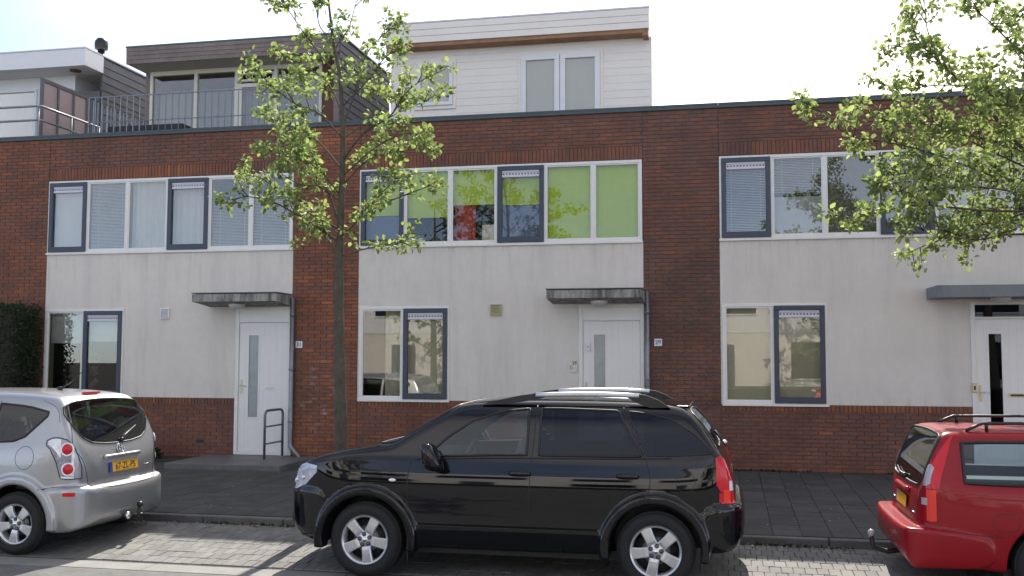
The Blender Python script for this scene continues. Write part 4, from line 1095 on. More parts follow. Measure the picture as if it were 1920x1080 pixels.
def number_plate(parent, c, nrm, up, s, w=.52, h=.11):
    t = bpy.data.objects.new('number_plate', None); COL.objects.link(t); t.parent = parent
    n = Vector(nrm).normalized(); u = Vector(up); rt = u.cross(n).normalized(); t.matrix_local = FM(c, rt, u)
    b = MB(); b.box(-w / 2 + .045, w / 2, -h / 2, h / 2, -.004, .004, 'plate_y', ch=.002); b.build('plate', t)
    b = MB(); b.box(-w / 2, -w / 2 + .0445, -h / 2, h / 2, -.004, .004, 'plate_b', ch=.002); b.build('blue_band', t)
    b = MB()
    for q in ((-w / 2 + .055, w / 2 - .01, h / 2 - .010, h / 2 - .006), (-w / 2 + .055, w / 2 - .01, -h / 2 + .006, -h / 2 + .010)): b.box(q[0], q[1], q[2], q[3], .0042, .0046, 'ink')
    b.build('border', t)
    if s: text_mesh('letters', s, .098, 'ink', t, Matrix.Translation((.022, -.002, .0045)), ext=.0006, space=1.02, bold=.0015)
    return t

# ------------------------------------------------------------------ black SUV
def build_suv():
    T = thing('parked_car', (-4.075, -6.29, ZR), 'glossy black sport utility car with roof rails, parked in the middle', 'car', 'cars parked along the kerb')
    side = [(.10, .34), (.05, .45), (.03, .60), (.03, .80), (.06, .92), (.13, 1.01), (.36, 1.105), (.65, 1.175), (.96, 1.215), (1.03, 1.222), (1.09, 1.25), (1.33, 1.40), (1.53, 1.525), (1.66, 1.60), (1.9, 1.64), (2.25, 1.672), (2.9, 1.672), (3.4, 1.645), (3.66, 1.605), (3.78, 1.53), (3.98, 1.30), (4.10, 1.14), (4.17, .98), (4.20, .80), (4.22, .6), (4.20, .40), (4.0, .33), (3.0, .27), (1.0, .27), (.3, .30)]
    sec = [(-.5, .22), (.78, .22), (.85, .29), (.885, .42), (.905, .47), (.895, .53), (.892, .62), (.905, .74), (.908, .86), (.893, .95), (.868, 1.03), (.852, 1.10), (.815, 1.20), (.745, 1.40), (.69, 1.53), (.60, 1.63), (.40, 1.675), (-.5, 1.70)]
    plan = [(-.02, -.5), (-.02, .40), (.02, .60), (.10, .73), (.26, .83), (.5, .885), (.9, .912), (3.5, .912), (3.9, .885), (4.12, .83), (4.24, .72), (4.3, .5), (4.3, -.5)]
    bside = [(3.80, .34), (3.84, .73), (4.20, .765), (4.29, .755), (4.325, .70), (4.33, .55), (4.28, .43), (4.18, .35)]
    bsec = [(-.5, .2), (.84, .2), (.905, .4), (.915, .6), (.90, .9), (-.5, .9)]
    bplan = [(3.0, -.5), (3.0, .90), (3.95, .905), (4.15, .86), (4.28, .74), (4.345, .45), (4.35, -.5)]
    fside = [(.45, .33), (.45, .78), (.12, .80), (.0, .76), (-.045, .66), (-.04, .52), (.06, .38)]
    fplan = [(1.2, -.5), (1.2, .9), (.5, .89), (.22, .83), (.05, .70), (-.03, .45), (-.04, -.5)]
    C = Car([(side, sec, plan, .07, .06), (bside, bsec, bplan, .05, .05), (fside, bsec, fplan, .05, .05)], [(.82, .345), (3.45, .345)], .405, 1.82, flare=.022)
    C._q = []
    C.window(T, 'front_side_window', [1.40, 1.47, 1.58, 1.79, 2.04, 2.31], [1.12, 1.122, 1.128, 1.135, 1.145, 1.15], [1.135, 1.20, 1.30, 1.44, 1.53, 1.56], 'glass_car')
    C.window(T, 'rear_side_window', [2.42, 2.6, 3.12, 3.22, 3.33], [1.15, 1.15, 1.155, 1.157, 1.16], [1.562, 1.563, 1.55, 1.36, 1.18], 'glass_dark')
    C.window(T, 'quarter_window', [3.21, 3.30, 3.38, 3.60, 3.80, 3.97], [1.52, 1.32, 1.165, 1.17, 1.18, 1.195], [1.548, 1.54, 1.53, 1.48, 1.355, 1.205], 'glass_dark', rim=.006)
    C.endwindow(T, 'windscreen', [0, .3, .55, .66, .70], [1.20, 1.20, 1.205, 1.22, 1.26], [1.60, 1.595, 1.58, 1.52, 1.34], 'glass_car', True, 1.9, -.1)
    C.endwindow(T, 'rear_window', [0, .3, .5, .58], [1.22, 1.22, 1.24, 1.28], [1.55, 1.545, 1.53, 1.46], 'glass_dark', False, 3.4, 4.6)
    C.make_body('body', T, 'paint_black', 4.35, 1.70, (.95, 4.02, .62))
    for q in C._q: q()
    # seams
    for g in (-1, 1):
        S = ('side', g)
        b = MB(); C.line(b, S, [(1.24, 1.07), (1.22, .95), (1.215, .7), (1.225, .50)], .0045); C.line(b, S, [(2.375, 1.59), (2.365, 1.2), (2.345, .95), (2.34, .50)], .0045)
        C.line(b, S, [(1.225, .495), (2.0, .492), (2.9, .495)], .0045); C.line(b, S, [(3.16, 1.58), (3.24, 1.38), (3.36, 1.16), (3.415, 1.02), (3.41, .86), (3.36, .80)], .0045); b.build('door_seam', T)
        b = MB(); C.line(b, S, [(1.30, 1.095), (2.0, 1.118), (2.7, 1.128), (3.35, 1.14), (3.6, 1.15)], .007, 'trim', .002); b.build('belt_strip', T)
        b = MB(); C.line(b, S, [(.56, .845), (.8, .875), (1.1, .86)], .003); C.line(b, S, [(.93, 1.07), (1.0, .98), (1.20, .93)], .003); b.build('fender_seam', T)
        for x0 in (2.16, 3.12):                             # door handles
            b = MB(); us = np.linspace(x0, x0 + .19, 12); P, n = C.project(S, us, np.full(12, .985), .020); e = np.sin(np.linspace(0, math.pi, 12)) ** .5
            b.tube([tuple(p - nn * (.024 * (1 - k))) for p, nn, k in zip(P, n, e)], [.013 + .006 * k for k in e], 'paint_black', 10, flat=1.4); b.build('door_handle', T)
        P, n = C.project(S, [2.375 - .015], [.985], .004)
        b = MB(); b.ball(tuple(P[0] + np.array((-.035, 0, 0))), (.012, .006, .012), 'chrome', 10, 6); b.build('door_lock', T)
        P, n = C.project(S, [1.075], [.90], .002); b = MB(); b.ball(tuple(P[0]), (.036, .012, .015), 'lamp_clear', 14, 8); b.build('side_indicator', T)
        # mirror
        b = MB(); bm = bmesh.new(); bmesh.ops.create_cube(bm, size=1); bmesh.ops.subdivide_edges(bm, edges=bm.edges[:], cuts=3, use_grid_fill=True)
        for v in bm.verts:
            p = v.co.copy(); l = p.length; mx = max(abs(p.x), abs(p.y), abs(p.z)); q = p * (mx / l) * 1.0 if l > 0 else p; q = p.lerp(q, .62)
            v.co = Vector((1.475 + q.x * .155 * (1.0 - .4 * q.z) - q.z * .09, g * (.985 + q.y * .24), 1.125 + q.z * .27 + q.y * .02))
        b.bm(bm, 'paint_black', smooth=True); mr = b.build('wing_mirror', T)
        b = MB(); b.tube([(1.40, g * .87, 1.08), (1.395, g * .93, 1.085)], .035, 'trim', 10); b.build('mirror_arm', mr)
    P, n = C.project(('side', -1), [3.72], [.99], .0); b = MB(); C.line(b, ('side', -1), [(3.72 + .085 * math.cos(a), .95 + .085 * math.sin(a)) for a in np.linspace(0, 6.28, 26)], .003); b.build('fuel_flap', T)
    # lamps
    for g in (-1, 1):
        k = ('wrap', .30, g * .50, g); a = lambda d: [math.atan2(g * math.sin(math.radians(x)), math.cos(math.radians(x))) for x in d]
        def wrap(name, cx, cy, degs, lo, hi, m, **kw):
            aa = np.array([math.radians(x) * g for x in degs]); return C.patch(name, T, ('wrap', cx, g * cy, g), aa, lo, hi, m, **kw)
        wrap('headlamp', .42, .42, [162, 150, 135, 118, 102], [.80, .77, .775, .83, .95], [.90, .95, .995, 1.025, 1.01], 'lamp_blue', nu=26, off=.006)
        b = MB(); P, n = C.project(('wrap', .42, g * .42, g), [math.radians(x) * g for x in (150, 138, 124)], [.84, .86, .89], -.008)
        for p in P: b.ball(tuple(p), (.03, .035, .026), 'chrome', 12, 8)
        b.build('lamp_bulb', T)
        wrap('tail_lamp', 3.95, .60, [20, 35, 52, 66, 76], [.86, .86, .86, .87, .93], [1.04, 1.10, 1.15, 1.175, 1.16], 'lamp_red', nu=24, off=.008)
        wrap('tail_lamp', 3.95, .60, [20, 35, 52, 64, 70], [.765, .765, .765, .77, .79], [.86, .86, .86, .86, .86], 'lamp_red', nu=24, off=.008); wrap('lamp_lens', 3.95, .60, [44, 52, 60], [.775, .775, .78], [.88, .89, .89], 'lamp_red_glow', nu=8, off=.012)  # small bright lens paints the sun showing through the red lamp
        wrap('reversing_lamp', 3.95, .60, [25, 38, 46], [.88, .88, .88], [.955, .96, .965], 'lamp_clear', nu=14, off=.011)
    # roof rails with silver middle
    for g in (-1, 1):
        def rp(x, dz, y=.64): P, n = C.project(('side', g), [x], [1.56]); return (x, g * y, 1.62 + dz)
        rail = bpy.data.objects.new('roof_rail', None); COL.objects.link(rail); rail.parent = T
        def ext(pts, m, nm):
            b = MB(); k = len(pts); y0, y1 = g * .645 - .018, g * .645 + .018
            b.add([(x, y0, z) for x, z in pts] + [(x, y1, z) for x, z in pts], [tuple(range(k)), tuple(range(2 * k - 1, k - 1, -1))] + [(i, (i + 1) % k + 0, (i + 1) % k + k, i + k) for i in range(k)], m); b.build(nm, rail)
        ext([(1.86, 1.60), (2.05, 1.645), (2.22, 1.682), (2.36, 1.700), (2.46, 1.675), (2.38, 1.645), (2.1, 1.60)], 'trim', 'rail_end')
        b = MB(); b.tube([(x, g * .645, 1.685 + .012 * math.sin((x - 2.36) / 1.0 * math.pi)) for x in np.linspace(2.36, 3.30, 8)], .026, 'alloy', 12, flat=.9); b.build('rail_bar', rail)
        ext([(3.20, 1.67), (3.26, 1.708), (3.36, 1.695), (3.47, 1.655), (3.58, 1.585), (3.4, 1.58), (3.26, 1.63)], 'trim', 'rail_end')
    # rear spoiler, wiper, handle
    b = MB(); b.box(3.58, 3.745, -.54, .54, 1.575, 1.60, 'paint_black', ch=.01); b.build('spoiler', T)
    b = MB(); b.tube([(3.98, .1, 1.33), (4.06, .35, 1.26)], .012, 'trim', 6); b.tube([(3.99, 0, 1.34), (4.12, 0, 1.20)], .014, 'trim', 6); b.build('rear_wiper', T)
    b = MB(); b.ball((4.10, 0, 1.235), (.035, .05, .025), 'chrome', 12, 8); b.build('hatch_hinge', T)
    b = MB(); b.tube([(.98, -.5, 1.20), (1.1, .1, 1.25)], .008, 'trim', 6); b.tube([(.98, .2, 1.19), (1.09, .62, 1.23)], .008, 'trim', 6); b.build('wiper', T)
    b = MB(); b.box(-.03, .02, -.34, .34, .62, .74, 'trim', ch=.01)
    for q in (.65, .68, .71): b.box(-.036, -.02, -.33, .33, q, q + .008, 'chrome')
    b.build('grille', T)
    b = MB(); b.box(-.035, .0, -.5, .5, .42, .52, 'trim', ch=.01); b.build('lower_grille', T)
    # cabin
    b = MB(); b.box(1.05, 1.45, -.68, .68, .80, 1.10, 'car_inside', ch=.05); d = b.build('dashboard', T)
    b = MB(); ring = []
    for k in range(24):
        a = 2 * math.pi * k / 24; ring.append((1.66 + .07 * math.sin(a), -.38 + .18 * math.cos(a), 1.07 + .17 * math.sin(a)))
    b.tube(ring, .015, 'car_seat', 8, closed=True); b.tube([(1.66, -.38, 1.07), (1.50, -.38, .98)], .03, 'car_seat', 8)
    for a in (0, 2.4, 3.9): b.tube([(1.66, -.38, 1.07), (1.66 + .06 * math.sin(a), -.38 + .17 * math.cos(a), 1.07 + .16 * math.sin(a))], .013, 'car_seat', 6)
    b.build('steering_wheel', T)
    seats(T, (1.95, 2.85), .62, 1)
    for x in (.77, 3.445):
        wheel(T, x, -.79, .345, .345, .23, .226, 'five', -1); wheel(T, x, .79, .345, .345, .23, .226, 'five', 1)
    b = MB(); b.box(.9, 3.4, -.7, .7, .22, .30, 'trim'); b.build('underbody', T)
    for x, s_ in ((1.21, 1), (3.84, 1)):
        for g in (-1, 1): b = MB(); b.box(x, x + .015, g * .78 - .09, g * .78 + .09, .17, .36, 'trim', ch=.004); b.build('mud_flap', T)
    warp(T, fx=([-.2, -.045, .41, 1.23, 3.04, 3.865, 4.34, 4.6], [-.28, -.135, .36, 1.19, 3.03, 3.85, 4.235, 4.5]))
    return T

# ------------------------------------------------------------------ silver people carrier
def build_mpv():
    T = thing('parked_car', (-6.36 - 4.37, -6.13, ZR), 'silver people carrier with a roof aerial, seen from its rear corner', 'car', 'cars parked along the kerb')
    side = [(.05, .30), (.0, .45), (.0, .6), (.07, .72), (.3, .86), (.7, .98), (1.0, 1.05), (1.25, 1.19), (1.6, 1.39), (1.9, 1.52), (2.2, 1.595), (2.7, 1.625), (3.3, 1.61), (3.75, 1.565), (3.93, 1.52), (4.03, 1.36), (4.14, 1.14), (4.20, 1.0), (4.235, .88), (4.245, .76), (4.25, .60), (4.24, .36), (4.1, .24), (3.0, .2), (.3, .2)]
    sec = [(-.5, .2), (.74, .2), (.825, .27), (.865, .42), (.88, .56), (.888, .74), (.882, .86), (.868, .96), (.848, 1.03), (.81, 1.13), (.73, 1.34), (.66, 1.49), (.57, 1.575), (.35, 1.618), (-.5, 1.63)]
    plan = [(-.02, -.5), (-.02, .4), (.05, .65), (.25, .80), (.6, .87), (1.2, .888), (3.5, .888), (3.85, .865), (4.05, .82), (4.18, .74), (4.255, .6), (4.29, .35), (4.30, -.5)]
    bside = [(3.62, .24), (3.66, .55), (3.9, .665), (4.15, .69), (4.30, .68), (4.36, .64), (4.375, .52), (4.35, .38), (4.25, .26), (4.0, .22)]
    bsec = [(-.5, .1), (.80, .18), (.875, .35), (.90, .5), (.90, .64), (.87, .9), (-.5, .9)]
    bplan = [(3.0, -.5), (3.0, .888), (3.9, .89), (4.13, .85), (4.27, .75), (4.35, .55), (4.385, .3), (4.39, -.5)]
    C = Car([(side, sec, plan, .07, .07), (bside, bsec, bplan, .025, .05)], [(.82, .32), (3.58, .32)], .385, 1.78, flare=.008)
    C._q = []
    C.window(T, 'front_side_window', [1.35, 1.6, 1.9, 2.2], [1.04, 1.045, 1.05, 1.055], [1.06, 1.25, 1.42, 1.47], 'glass_mid')
    C.window(T, 'rear_side_window', [2.30, 2.7, 3.15], [1.058, 1.065, 1.072], [1.49, 1.495, 1.47], 'glass_mid')
    C.window(T, 'quarter_window', [3.23, 3.5, 3.62, 3.82], [1.10, 1.115, 1.16, 1.355], [1.47, 1.45, 1.435, 1.395], 'glass_mid')
    C.endwindow(T, 'windscreen', [0, .3, .55, .66], [1.10, 1.10, 1.12, 1.16], [1.54, 1.535, 1.52, 1.44], 'glass_mid', True, 1.9, -.1)
    C.endwindow(T, 'rear_window', [0, .25, .45, .58, .665, .70], [1.055, 1.062, 1.085, 1.14, 1.24, 1.32], [1.50, 1.495, 1.485, 1.47, 1.44, 1.37], 'glass_mid', False, 3.6, 4.7, rim=.009)
    C.make_body('body', T, 'paint_silver', 4.4, 1.64, (1.0, 4.06, .60))
    for q in C._q: q()
    for g in (-1, 1):
        S = ('side', g); b = MB(); C.line(b, S, [(3.21, 1.5), (3.22, 1.1), (3.21, .9), (3.12, .72)], .004); C.line(b, S, [(2.26, 1.5), (2.25, .8), (2.25, .35)], .004); b.build('door_seam', T)
        b = MB(); C.line(b, S, [(3.66 + .105 * math.cos(a), .96 + .11 * math.sin(a)) for a in np.linspace(0, 6.28, 30)], .003)
        if g < 0: b.build('fuel_flap', T)
        b = MB(); C.line(b, ('end', 4.7, -1), [(g * .61, 1.47), (g * .705, 1.25), (g * .765, 1.05), (g * .66, .95), (g * .62, .80), (g * .60, .69)], .0045); C.line(b, S, [(3.72, 1.50), (3.92, 1.44), (3.98, 1.3)], .003); b.build('tailgate_seam', T)
        b = MB(); C.line(b, S, [(3.86, .665), (4.02, .69), (4.12, .69)], .004); b.build('bumper_seam', T)
        def wrap(name, cx, cy, degs, lo, hi, m, **kw):
            return C.patch(name, T, ('wrap', cx, g * cy, g), np.array([math.radians(x) * g for x in degs]), lo, hi, m, **kw)
        wrap('tail_lamp', 3.90, .52, [28, 40, 52, 62, 70, 82, 92], [.76, .76, .76, .77, .93, 1.045, 1.085], [.88, 1.06, 1.135, 1.15, 1.155, 1.15, 1.125], 'lamp_chrome_refl', nu=34, nv=10, off=.006, rim=.005)
        for z, mm in ((1.045, 'lamp_red'), (.855, 'lamp_red')):
            P, n = C.project(('wrap', 3.90, g * .52, g), [math.radians(52 if z > .9 else 50) * g], [z], .010); b = MB(); nn = Vector(n[0]); m4 = FM(P[0], nn.orthogonal(), nn.cross(nn.orthogonal()))
            pts = []
            for r_, h_ in ((0, .012), (.04, .009), (.05, -.003), (.05, -.02)): pts.append((r_, h_))
            bb = MB(); bb.lathe([(.05, .0), (.058, .003), (.066, .0), (.066, -.02)], 'lamp_clear', axis='z', n=24); b.add([tuple(m4 @ Vector(v)) for v in bb.v], bb.f, 'lamp_clear', smooth=True); bb = MB(); bb.lathe(pts, mm, axis='z', n=24); b.add([tuple(m4 @ Vector(v)) for v in bb.v], bb.f, mm, smooth=True); b.build('lamp_lens', T)  # white ring is a highlight painted round the red lens
        wrap('lamp_lens', 3.90, .52, [41, 43, 45], [.79, .79, .79], [1.07, 1.08, 1.09], 'lamp_clear', nu=6, off=.009); wrap('lamp_lens', 3.90, .52, [41, 50, 61], [.765, .765, .77], [.785, .785, .79], 'lamp_clear', nu=8, off=.009); wrap('lamp_lens', 3.90, .52, [62, 70, 80, 88], [.96, 1.02, 1.07, 1.09], [1.14, 1.145, 1.14, 1.12], 'lamp_clear', nu=12, off=.008); wrap('lamp_lens', 3.90, .52, [34, 38, 41], [.80, .80, .80], [.98, 1.0, 1.0], 'lamp_grey', nu=8, off=.008)  # white strips and tip are painted highlights; grey strip is a lamp element
        wrap('rear_reflector', 3.95, .45, [52, 60, 68], [.60, .60, .605], [.635, .64, .635], 'lamp_red', nu=12, off=.005)
    b = MB(); C.line(b, ('end', 4.7, -1), [(-.60, .69), (-.45, .655), (0, .645), (.45, .655), (.60, .69)], .006); b.build('bumper_gap', T)
    P, n = C.project(('end', 4.7, -1), [0], [.845], .012); c = Vector(P[0]); nn = Vector(n[0])
    pl = number_plate(T, c + nn * .006, nn, (0, 0, 1) - Vector(nn) * nn.z if False else Vector((0, 0, 1)) - nn * nn.z, '67-ZL-PS')
    b = MB(); P, n = C.project(('end', 4.7, -1), np.linspace(-.33, .33, 14), np.full(14, .93), .012); b.tube([tuple(p) for p in P], .020, 'paint_silver', 10); b.build('tailgate_grip', T)
    # emblem of three ovals
    P, n = C.project(('end', 4.7, -1), [0], [1.0], .010); m4 = FM(P[0], Vector((0, 1, 0)), Vector((0, 0, 1)) - Vector(n[0]) * n[0][2]); b = MB()
    for rx, ry, oy in ((.07, .047, 0), (.022, .044, 0), (.05, .016, .022)):
        b.tube([tuple(m4 @ Vector((rx * math.cos(a), ry * math.sin(a) + oy, 0))) for a in np.linspace(0, 2 * math.pi, 25)[:-1]], .007, 'chrome', 6, closed=True)
    b.build('emblem', T)
    P, n = C.project(('end', 4.7, -1), [.42, .57], [.80, .80], .003); b = MB(); b.tube([tuple(P[0]), tuple(P[1])], .011, 'chrome', 6, flat=.4); b.build('badge', T)
    b = MB(); P, n = C.project(('end', 4.7, -1), [.05, .15, .40], [1.075, 1.12, 1.20], .018); b.tube([tuple(p) for p in P], [.016, .010, .006], 'trim', 8); b.ball(tuple(P[0]), .026, 'trim', 10, 8); b.build('rear_wiper', T)
    b = MB(); b.box(3.80, 3.845, -.14, .14, 1.553, 1.573, 'lamp_red', ch=.004); b.build('brake_lamp', T)
    b = MB(); b.tube([(3.45, -.02, 1.60), (3.58, -.02, 1.67), (3.74, -.02, 1.80)], [.012, .007, .004], 'trim', 8); b.ball((3.45, -.02, 1.605), (.04, .025, .02), 'trim', 10, 6); b.build('aerial', T)
    b = MB(); b.tube([(4.1, 0, .30), (4.34, 0, .27), (4.44, 0, .30), (4.46, 0, .40)], .024, 'trim', 10); b.ball((4.46, 0, .43), .034, 'trim', 12, 8); b.box(4.36, 4.42, .02, .14, .24, .32, 'trim', ch=.01); b.ball((4.38, -.10, .32), (.03, .04, .04), 'chrome', 10, 8); b.build('tow_bar', T)
    seats(T, (1.95, 2.85), .60, 1); seats(T, (3.35,), .62, 1, top=.42)
    for x in (.82, 3.58): wheel(T, x, -.775, .32, .32, .20, .205, 'twin', -1); wheel(T, x, .775, .32, .32, .20, .205, 'twin', 1)
    b = MB(); b.box(.9, 3.9, -.7, .7, .2, .27, 'trim'); b.build('underbody', T)
    warp(T, fz=([-1, .5, 1.64, 2.2], [-1, .5, 1.715, 2.3]))
    return T

# ------------------------------------------------------------------ red estate car, facing the other way
def build_estate():
    T = thing('parked_car', (1.43 + 4.72, -6.17, ZR), 'red estate car with black roof rails, its rear nearest the gap', 'car', 'cars parked along the kerb', rz=math.pi)
    side = [(.06, .28), (.0, .45), (.03, .66), (.3, .77), (.8, .87), (1.25, .93), (1.5, 1.09), (1.85, 1.31), (2.1, 1.39), (2.6, 1.43), (3.6, 1.435), (4.2, 1.425), (4.33, 1.405), (4.38, 1.34), (4.47, 1.12), (4.54, .94), (4.565, .84), (4.58, .66), (4.60, .5), (4.5, .28), (3.0, .2), (.3, .2)]
    sec = [(-.5, .18), (.73, .18), (.82, .24), (.862, .34), (.872, .47), (.885, .60), (.882, .72), (.868, .84), (.845, .92), (.822, .96), (.775, 1.07), (.70, 1.29), (.66, 1.375), (.58, 1.42), (.3, 1.438), (-.5, 1.445)]
    plan = [(-.02, -.5), (-.02, .4), (.05, .68), (.25, .82), (.6, .87), (1.2, .885), (3.6, .885), (4.1, .87), (4.38, .84), (4.50, .79), (4.58, .68), (4.615, .4), (4.62, -.5)]
    bside = [(4.0, .28), (4.0, .52), (4.2, .565), (4.5, .60), (4.69, .605), (4.715, .60), (4.735, .575), (4.74, .48), (4.71, .38), (4.64, .28), (4.60, .27)]
    bsec = [(-.5, .1), (.80, .20), (.87, .30), (.895, .45), (.895, .58), (.87, .8), (-.5, .8)]
    bplan = [(3.6, -.5), (3.6, .885), (4.4, .888), (4.58, .875), (4.66, .84), (4.70, .78), (4.73, .5), (4.745, .3), (4.75, -.5)]
    C = Car([(side, sec, plan, .045, .05), (bside, bsec, bplan, .012, .03)], [(.86, .31), (3.53, .31)], .37, 1.78)
    C._q = []
    C.window(T, 'front_side_window', [1.55, 1.75, 2.0, 2.25], [.96, .962, .965, .967], [.985, 1.17, 1.29, 1.315], 'glass_car', rim=.014)
    C.window(T, 'rear_side_window', [2.36, 2.7, 3.15], [.967, .97, .972], [1.32, 1.325, 1.325], 'glass_car', rim=.014)
    C.window(T, 'cargo_window', [3.28, 3.6, 4.0, 4.20], [.973, .975, .978, .985], [1.325, 1.325, 1.32, 1.31], 'glass_car', rim=.016)
    C.endwindow(T, 'windscreen', [0, .3, .55, .66], [1.0, 1.0, 1.01, 1.04], [1.36, 1.355, 1.34, 1.28], 'glass_car', True, 2.0, -.1)
    C.endwindow(T, 'rear_window', [0, .3, .55, .64, .675], [.925, .927, .935, .95, 1.0], [1.385, 1.382, 1.375, 1.36, 1.30], 'glass_mid', False, 4.0, 5.0, rim=.012)
    C.make_body('body', T, 'paint_red', 4.76, 1.46, (1.1, 4.40, .55))
    for q in C._q: q()
    for g in (-1, 1):
        S = ('side', g); b = MB(); C.line(b, S, [(3.215, 1.36), (3.21, .95), (3.20, .75), (3.10, .62)], .004); C.line(b, S, [(2.30, 1.36), (2.30, .9), (2.30, .3)], .004); b.build('door_seam', T)
        b = MB(); C.line(b, S, [(3.92, .555), (4.2, .565), (4.4, .60)], .005); C.line(b, S, [(3.82, .74), (4.0, .75), (4.0, .60), (3.80, .60), (3.80, .74)] if g > 0 else [(3.6, .8), (3.62, .8)], .003); b.build('panel_seam', T)
        b = MB(); C.line(b, ('end', 5.0, -1), [(g * .60, 1.385), (g * .70, 1.15), (g * .765, .95), (g * .69, .88), (g * .66, .64)], .004); b.build('tailgate_seam', T)
        def wrap(name, cx, cy, degs, lo, hi, m, **kw):
            return C.patch(name, T, ('wrap', cx, g * cy, g), np.array([math.radians(x) * g for x in degs]), lo, hi, m, **kw)
        wrap('tail_lamp', 4.20, .60, [29, 34, 40, 46], [.93, .93, .93, .93], [1.12, 1.30, 1.375, 1.37], 'lamp_red', nu=20, nv=12, off=.006)
        wrap('tail_lamp', 4.20, .60, [30, 34, 38, 43], [.66, .655, .655, .66], [.92, .92, .92, .92], 'lamp_red_glow', nu=20, nv=10, off=.006)  # lower part in brighter red, its glow put into the colour
        wrap('lamp_lens', 4.20, .60, [25, 30, 35], [.95, .95, .97], [1.12, 1.13, 1.10], 'lamp_grey', nu=12, off=.010)
        wrap('reversing_lamp', 4.20, .60, [23, 31], [.79, .79], [.85, .85], 'lamp_grey', nu=10, off=.010)
    P, n = C.project(('end', 5.0, -1), [0], [.745], .010); nn = Vector(n[0]); number_plate(T, Vector(P[0]) + nn * .008, nn, Vector((0, 0, 1)) - nn * nn.z, None)
    b = MB(); P, n = C.project(('end', 5.0, -1), np.linspace(-.30, .30, 12), np.full(12, .855), .014); b.tube([tuple(p) for p in P], .026, 'paint_red', 10); b.build('tailgate_grip', T)
    b = MB(); P, n = C.project(('end', 5.0, -1), [-.02, -.3, -.5], [.945, .955, .99], .016); b.tube([tuple(p) for p in P], [.018, .010, .006], 'trim', 8); b.ball(tuple(P[0]), .03, 'trim', 10, 8); b.build('rear_wiper', T)
    b = MB(); P, n = C.project(('end', 5.0, -1), [.38, .60], [.70, .70], .003); b.tube([tuple(P[0]), tuple(P[1])], .009, 'chrome', 6, flat=.4); P, n = C.project(('end', 5.0, -1), [-.40, -.58], [.71, .71], .003); b.tube([tuple(P[0]), tuple(P[1])], .009, 'chrome', 6, flat=.4); b.build('badge', T)
    b = MB(); b.tube([(4.45, 0, .30), (4.72, 0, .25), (4.84, 0, .28), (4.86, 0, .38)], .025, 'trim', 10); b.ball((4.86, 0, .415), .034, 'lamp_grey', 12, 8); b.build('tow_bar', T)
    for g in (-1, 1):
        b = MB(); X = [4.14, 4.08, 4.0, 3.0, 2.2, 2.12, 2.05]; Z = [1.41, 1.44, 1.475, 1.485, 1.47, 1.44, 1.40]
        b.tube([(x, g * .585, z) for x, z in zip(X, Z)], .017, 'trim', 10, flat=.8); r = b.build('roof_rail', T)
        for x in (3.97, 3.1, 2.25): b = MB(); b.tube([(x, g * .585, 1.41), (x, g * .585, 1.475)], .016, 'trim', 8); b.build('rail_foot', r)
    seats(T, (2.0, 2.85), .48, 1, top=.50)
    b = MB(); b.box(3.22, 4.25, -.62, .62, .86, .90, 'car_seat', ch=.01); b.build('parcel_cover', T)
    for x in (.86, 3.53): wheel(T, x, -.765, .31, .31, .195, .195, 'five', -1); wheel(T, x, .765, .31, .31, .195, .195, 'five', 1)
    b = MB(); b.box(.9, 3.9, -.7, .7, .2, .27, 'trim'); b.build('underbody', T)
    return T
build_suv(); build_mpv(); build_estate()
# ================================================================== trees and plants
def upix(u, v, y):
    """world point at depth y on the line of sight of a photo pixel (places the traced limbs)"""
    d = CF + CR * ((u - 960) / 1900.) + CU * ((540 - v) / 1900.); t = (y - CAM_LOC[1]) / d.y
    return Vector(CAM_LOC) + d * t
def leaf_mesh(L_, W, bend, tint, m):
    b = MB(); vs = [(0, 0, 0), (L_ * .35, W, bend * .3), (L_ * .72, W * .8, bend * .2), (L_, 0, -bend * .5), (L_ * .72, -W * .8, bend * .2), (L_ * .35, -W, bend * .3), (L_ * .5, 0, -bend * .2)]
    b.add(vs, [(0, 1, 6), (1, 2, 6), (2, 3, 6), (3, 4, 6), (4, 5, 6), (5, 0, 6)], m, tint=tint); return b
LEAFV = [leaf_mesh(.062, .021, .012, t, 'leaf') for t in (0., .35, .7, 1.)]
LEAFM = [l.mesh('leaf') for l in LEAFV]
LV = [np.array(l.v) for l in LEAFV]
def bez(P, n):
    P = [Vector(p) for p in P]; out = []
    for i in range(len(P) - 1):
        p0 = P[max(i - 1, 0)]; p1 = P[i]; p2 = P[i + 1]; p3 = P[min(i + 2, len(P) - 1)]
        for k in range(n):
            t = k / n; out.append(.5 * ((2 * p1) + (-p0 + p2) * t + (2 * p0 - 5 * p1 + 4 * p2 - p3) * t * t + (-p0 + 3 * p1 - 3 * p2 + p3) * t ** 3))
    out.append(P[-1]); return out
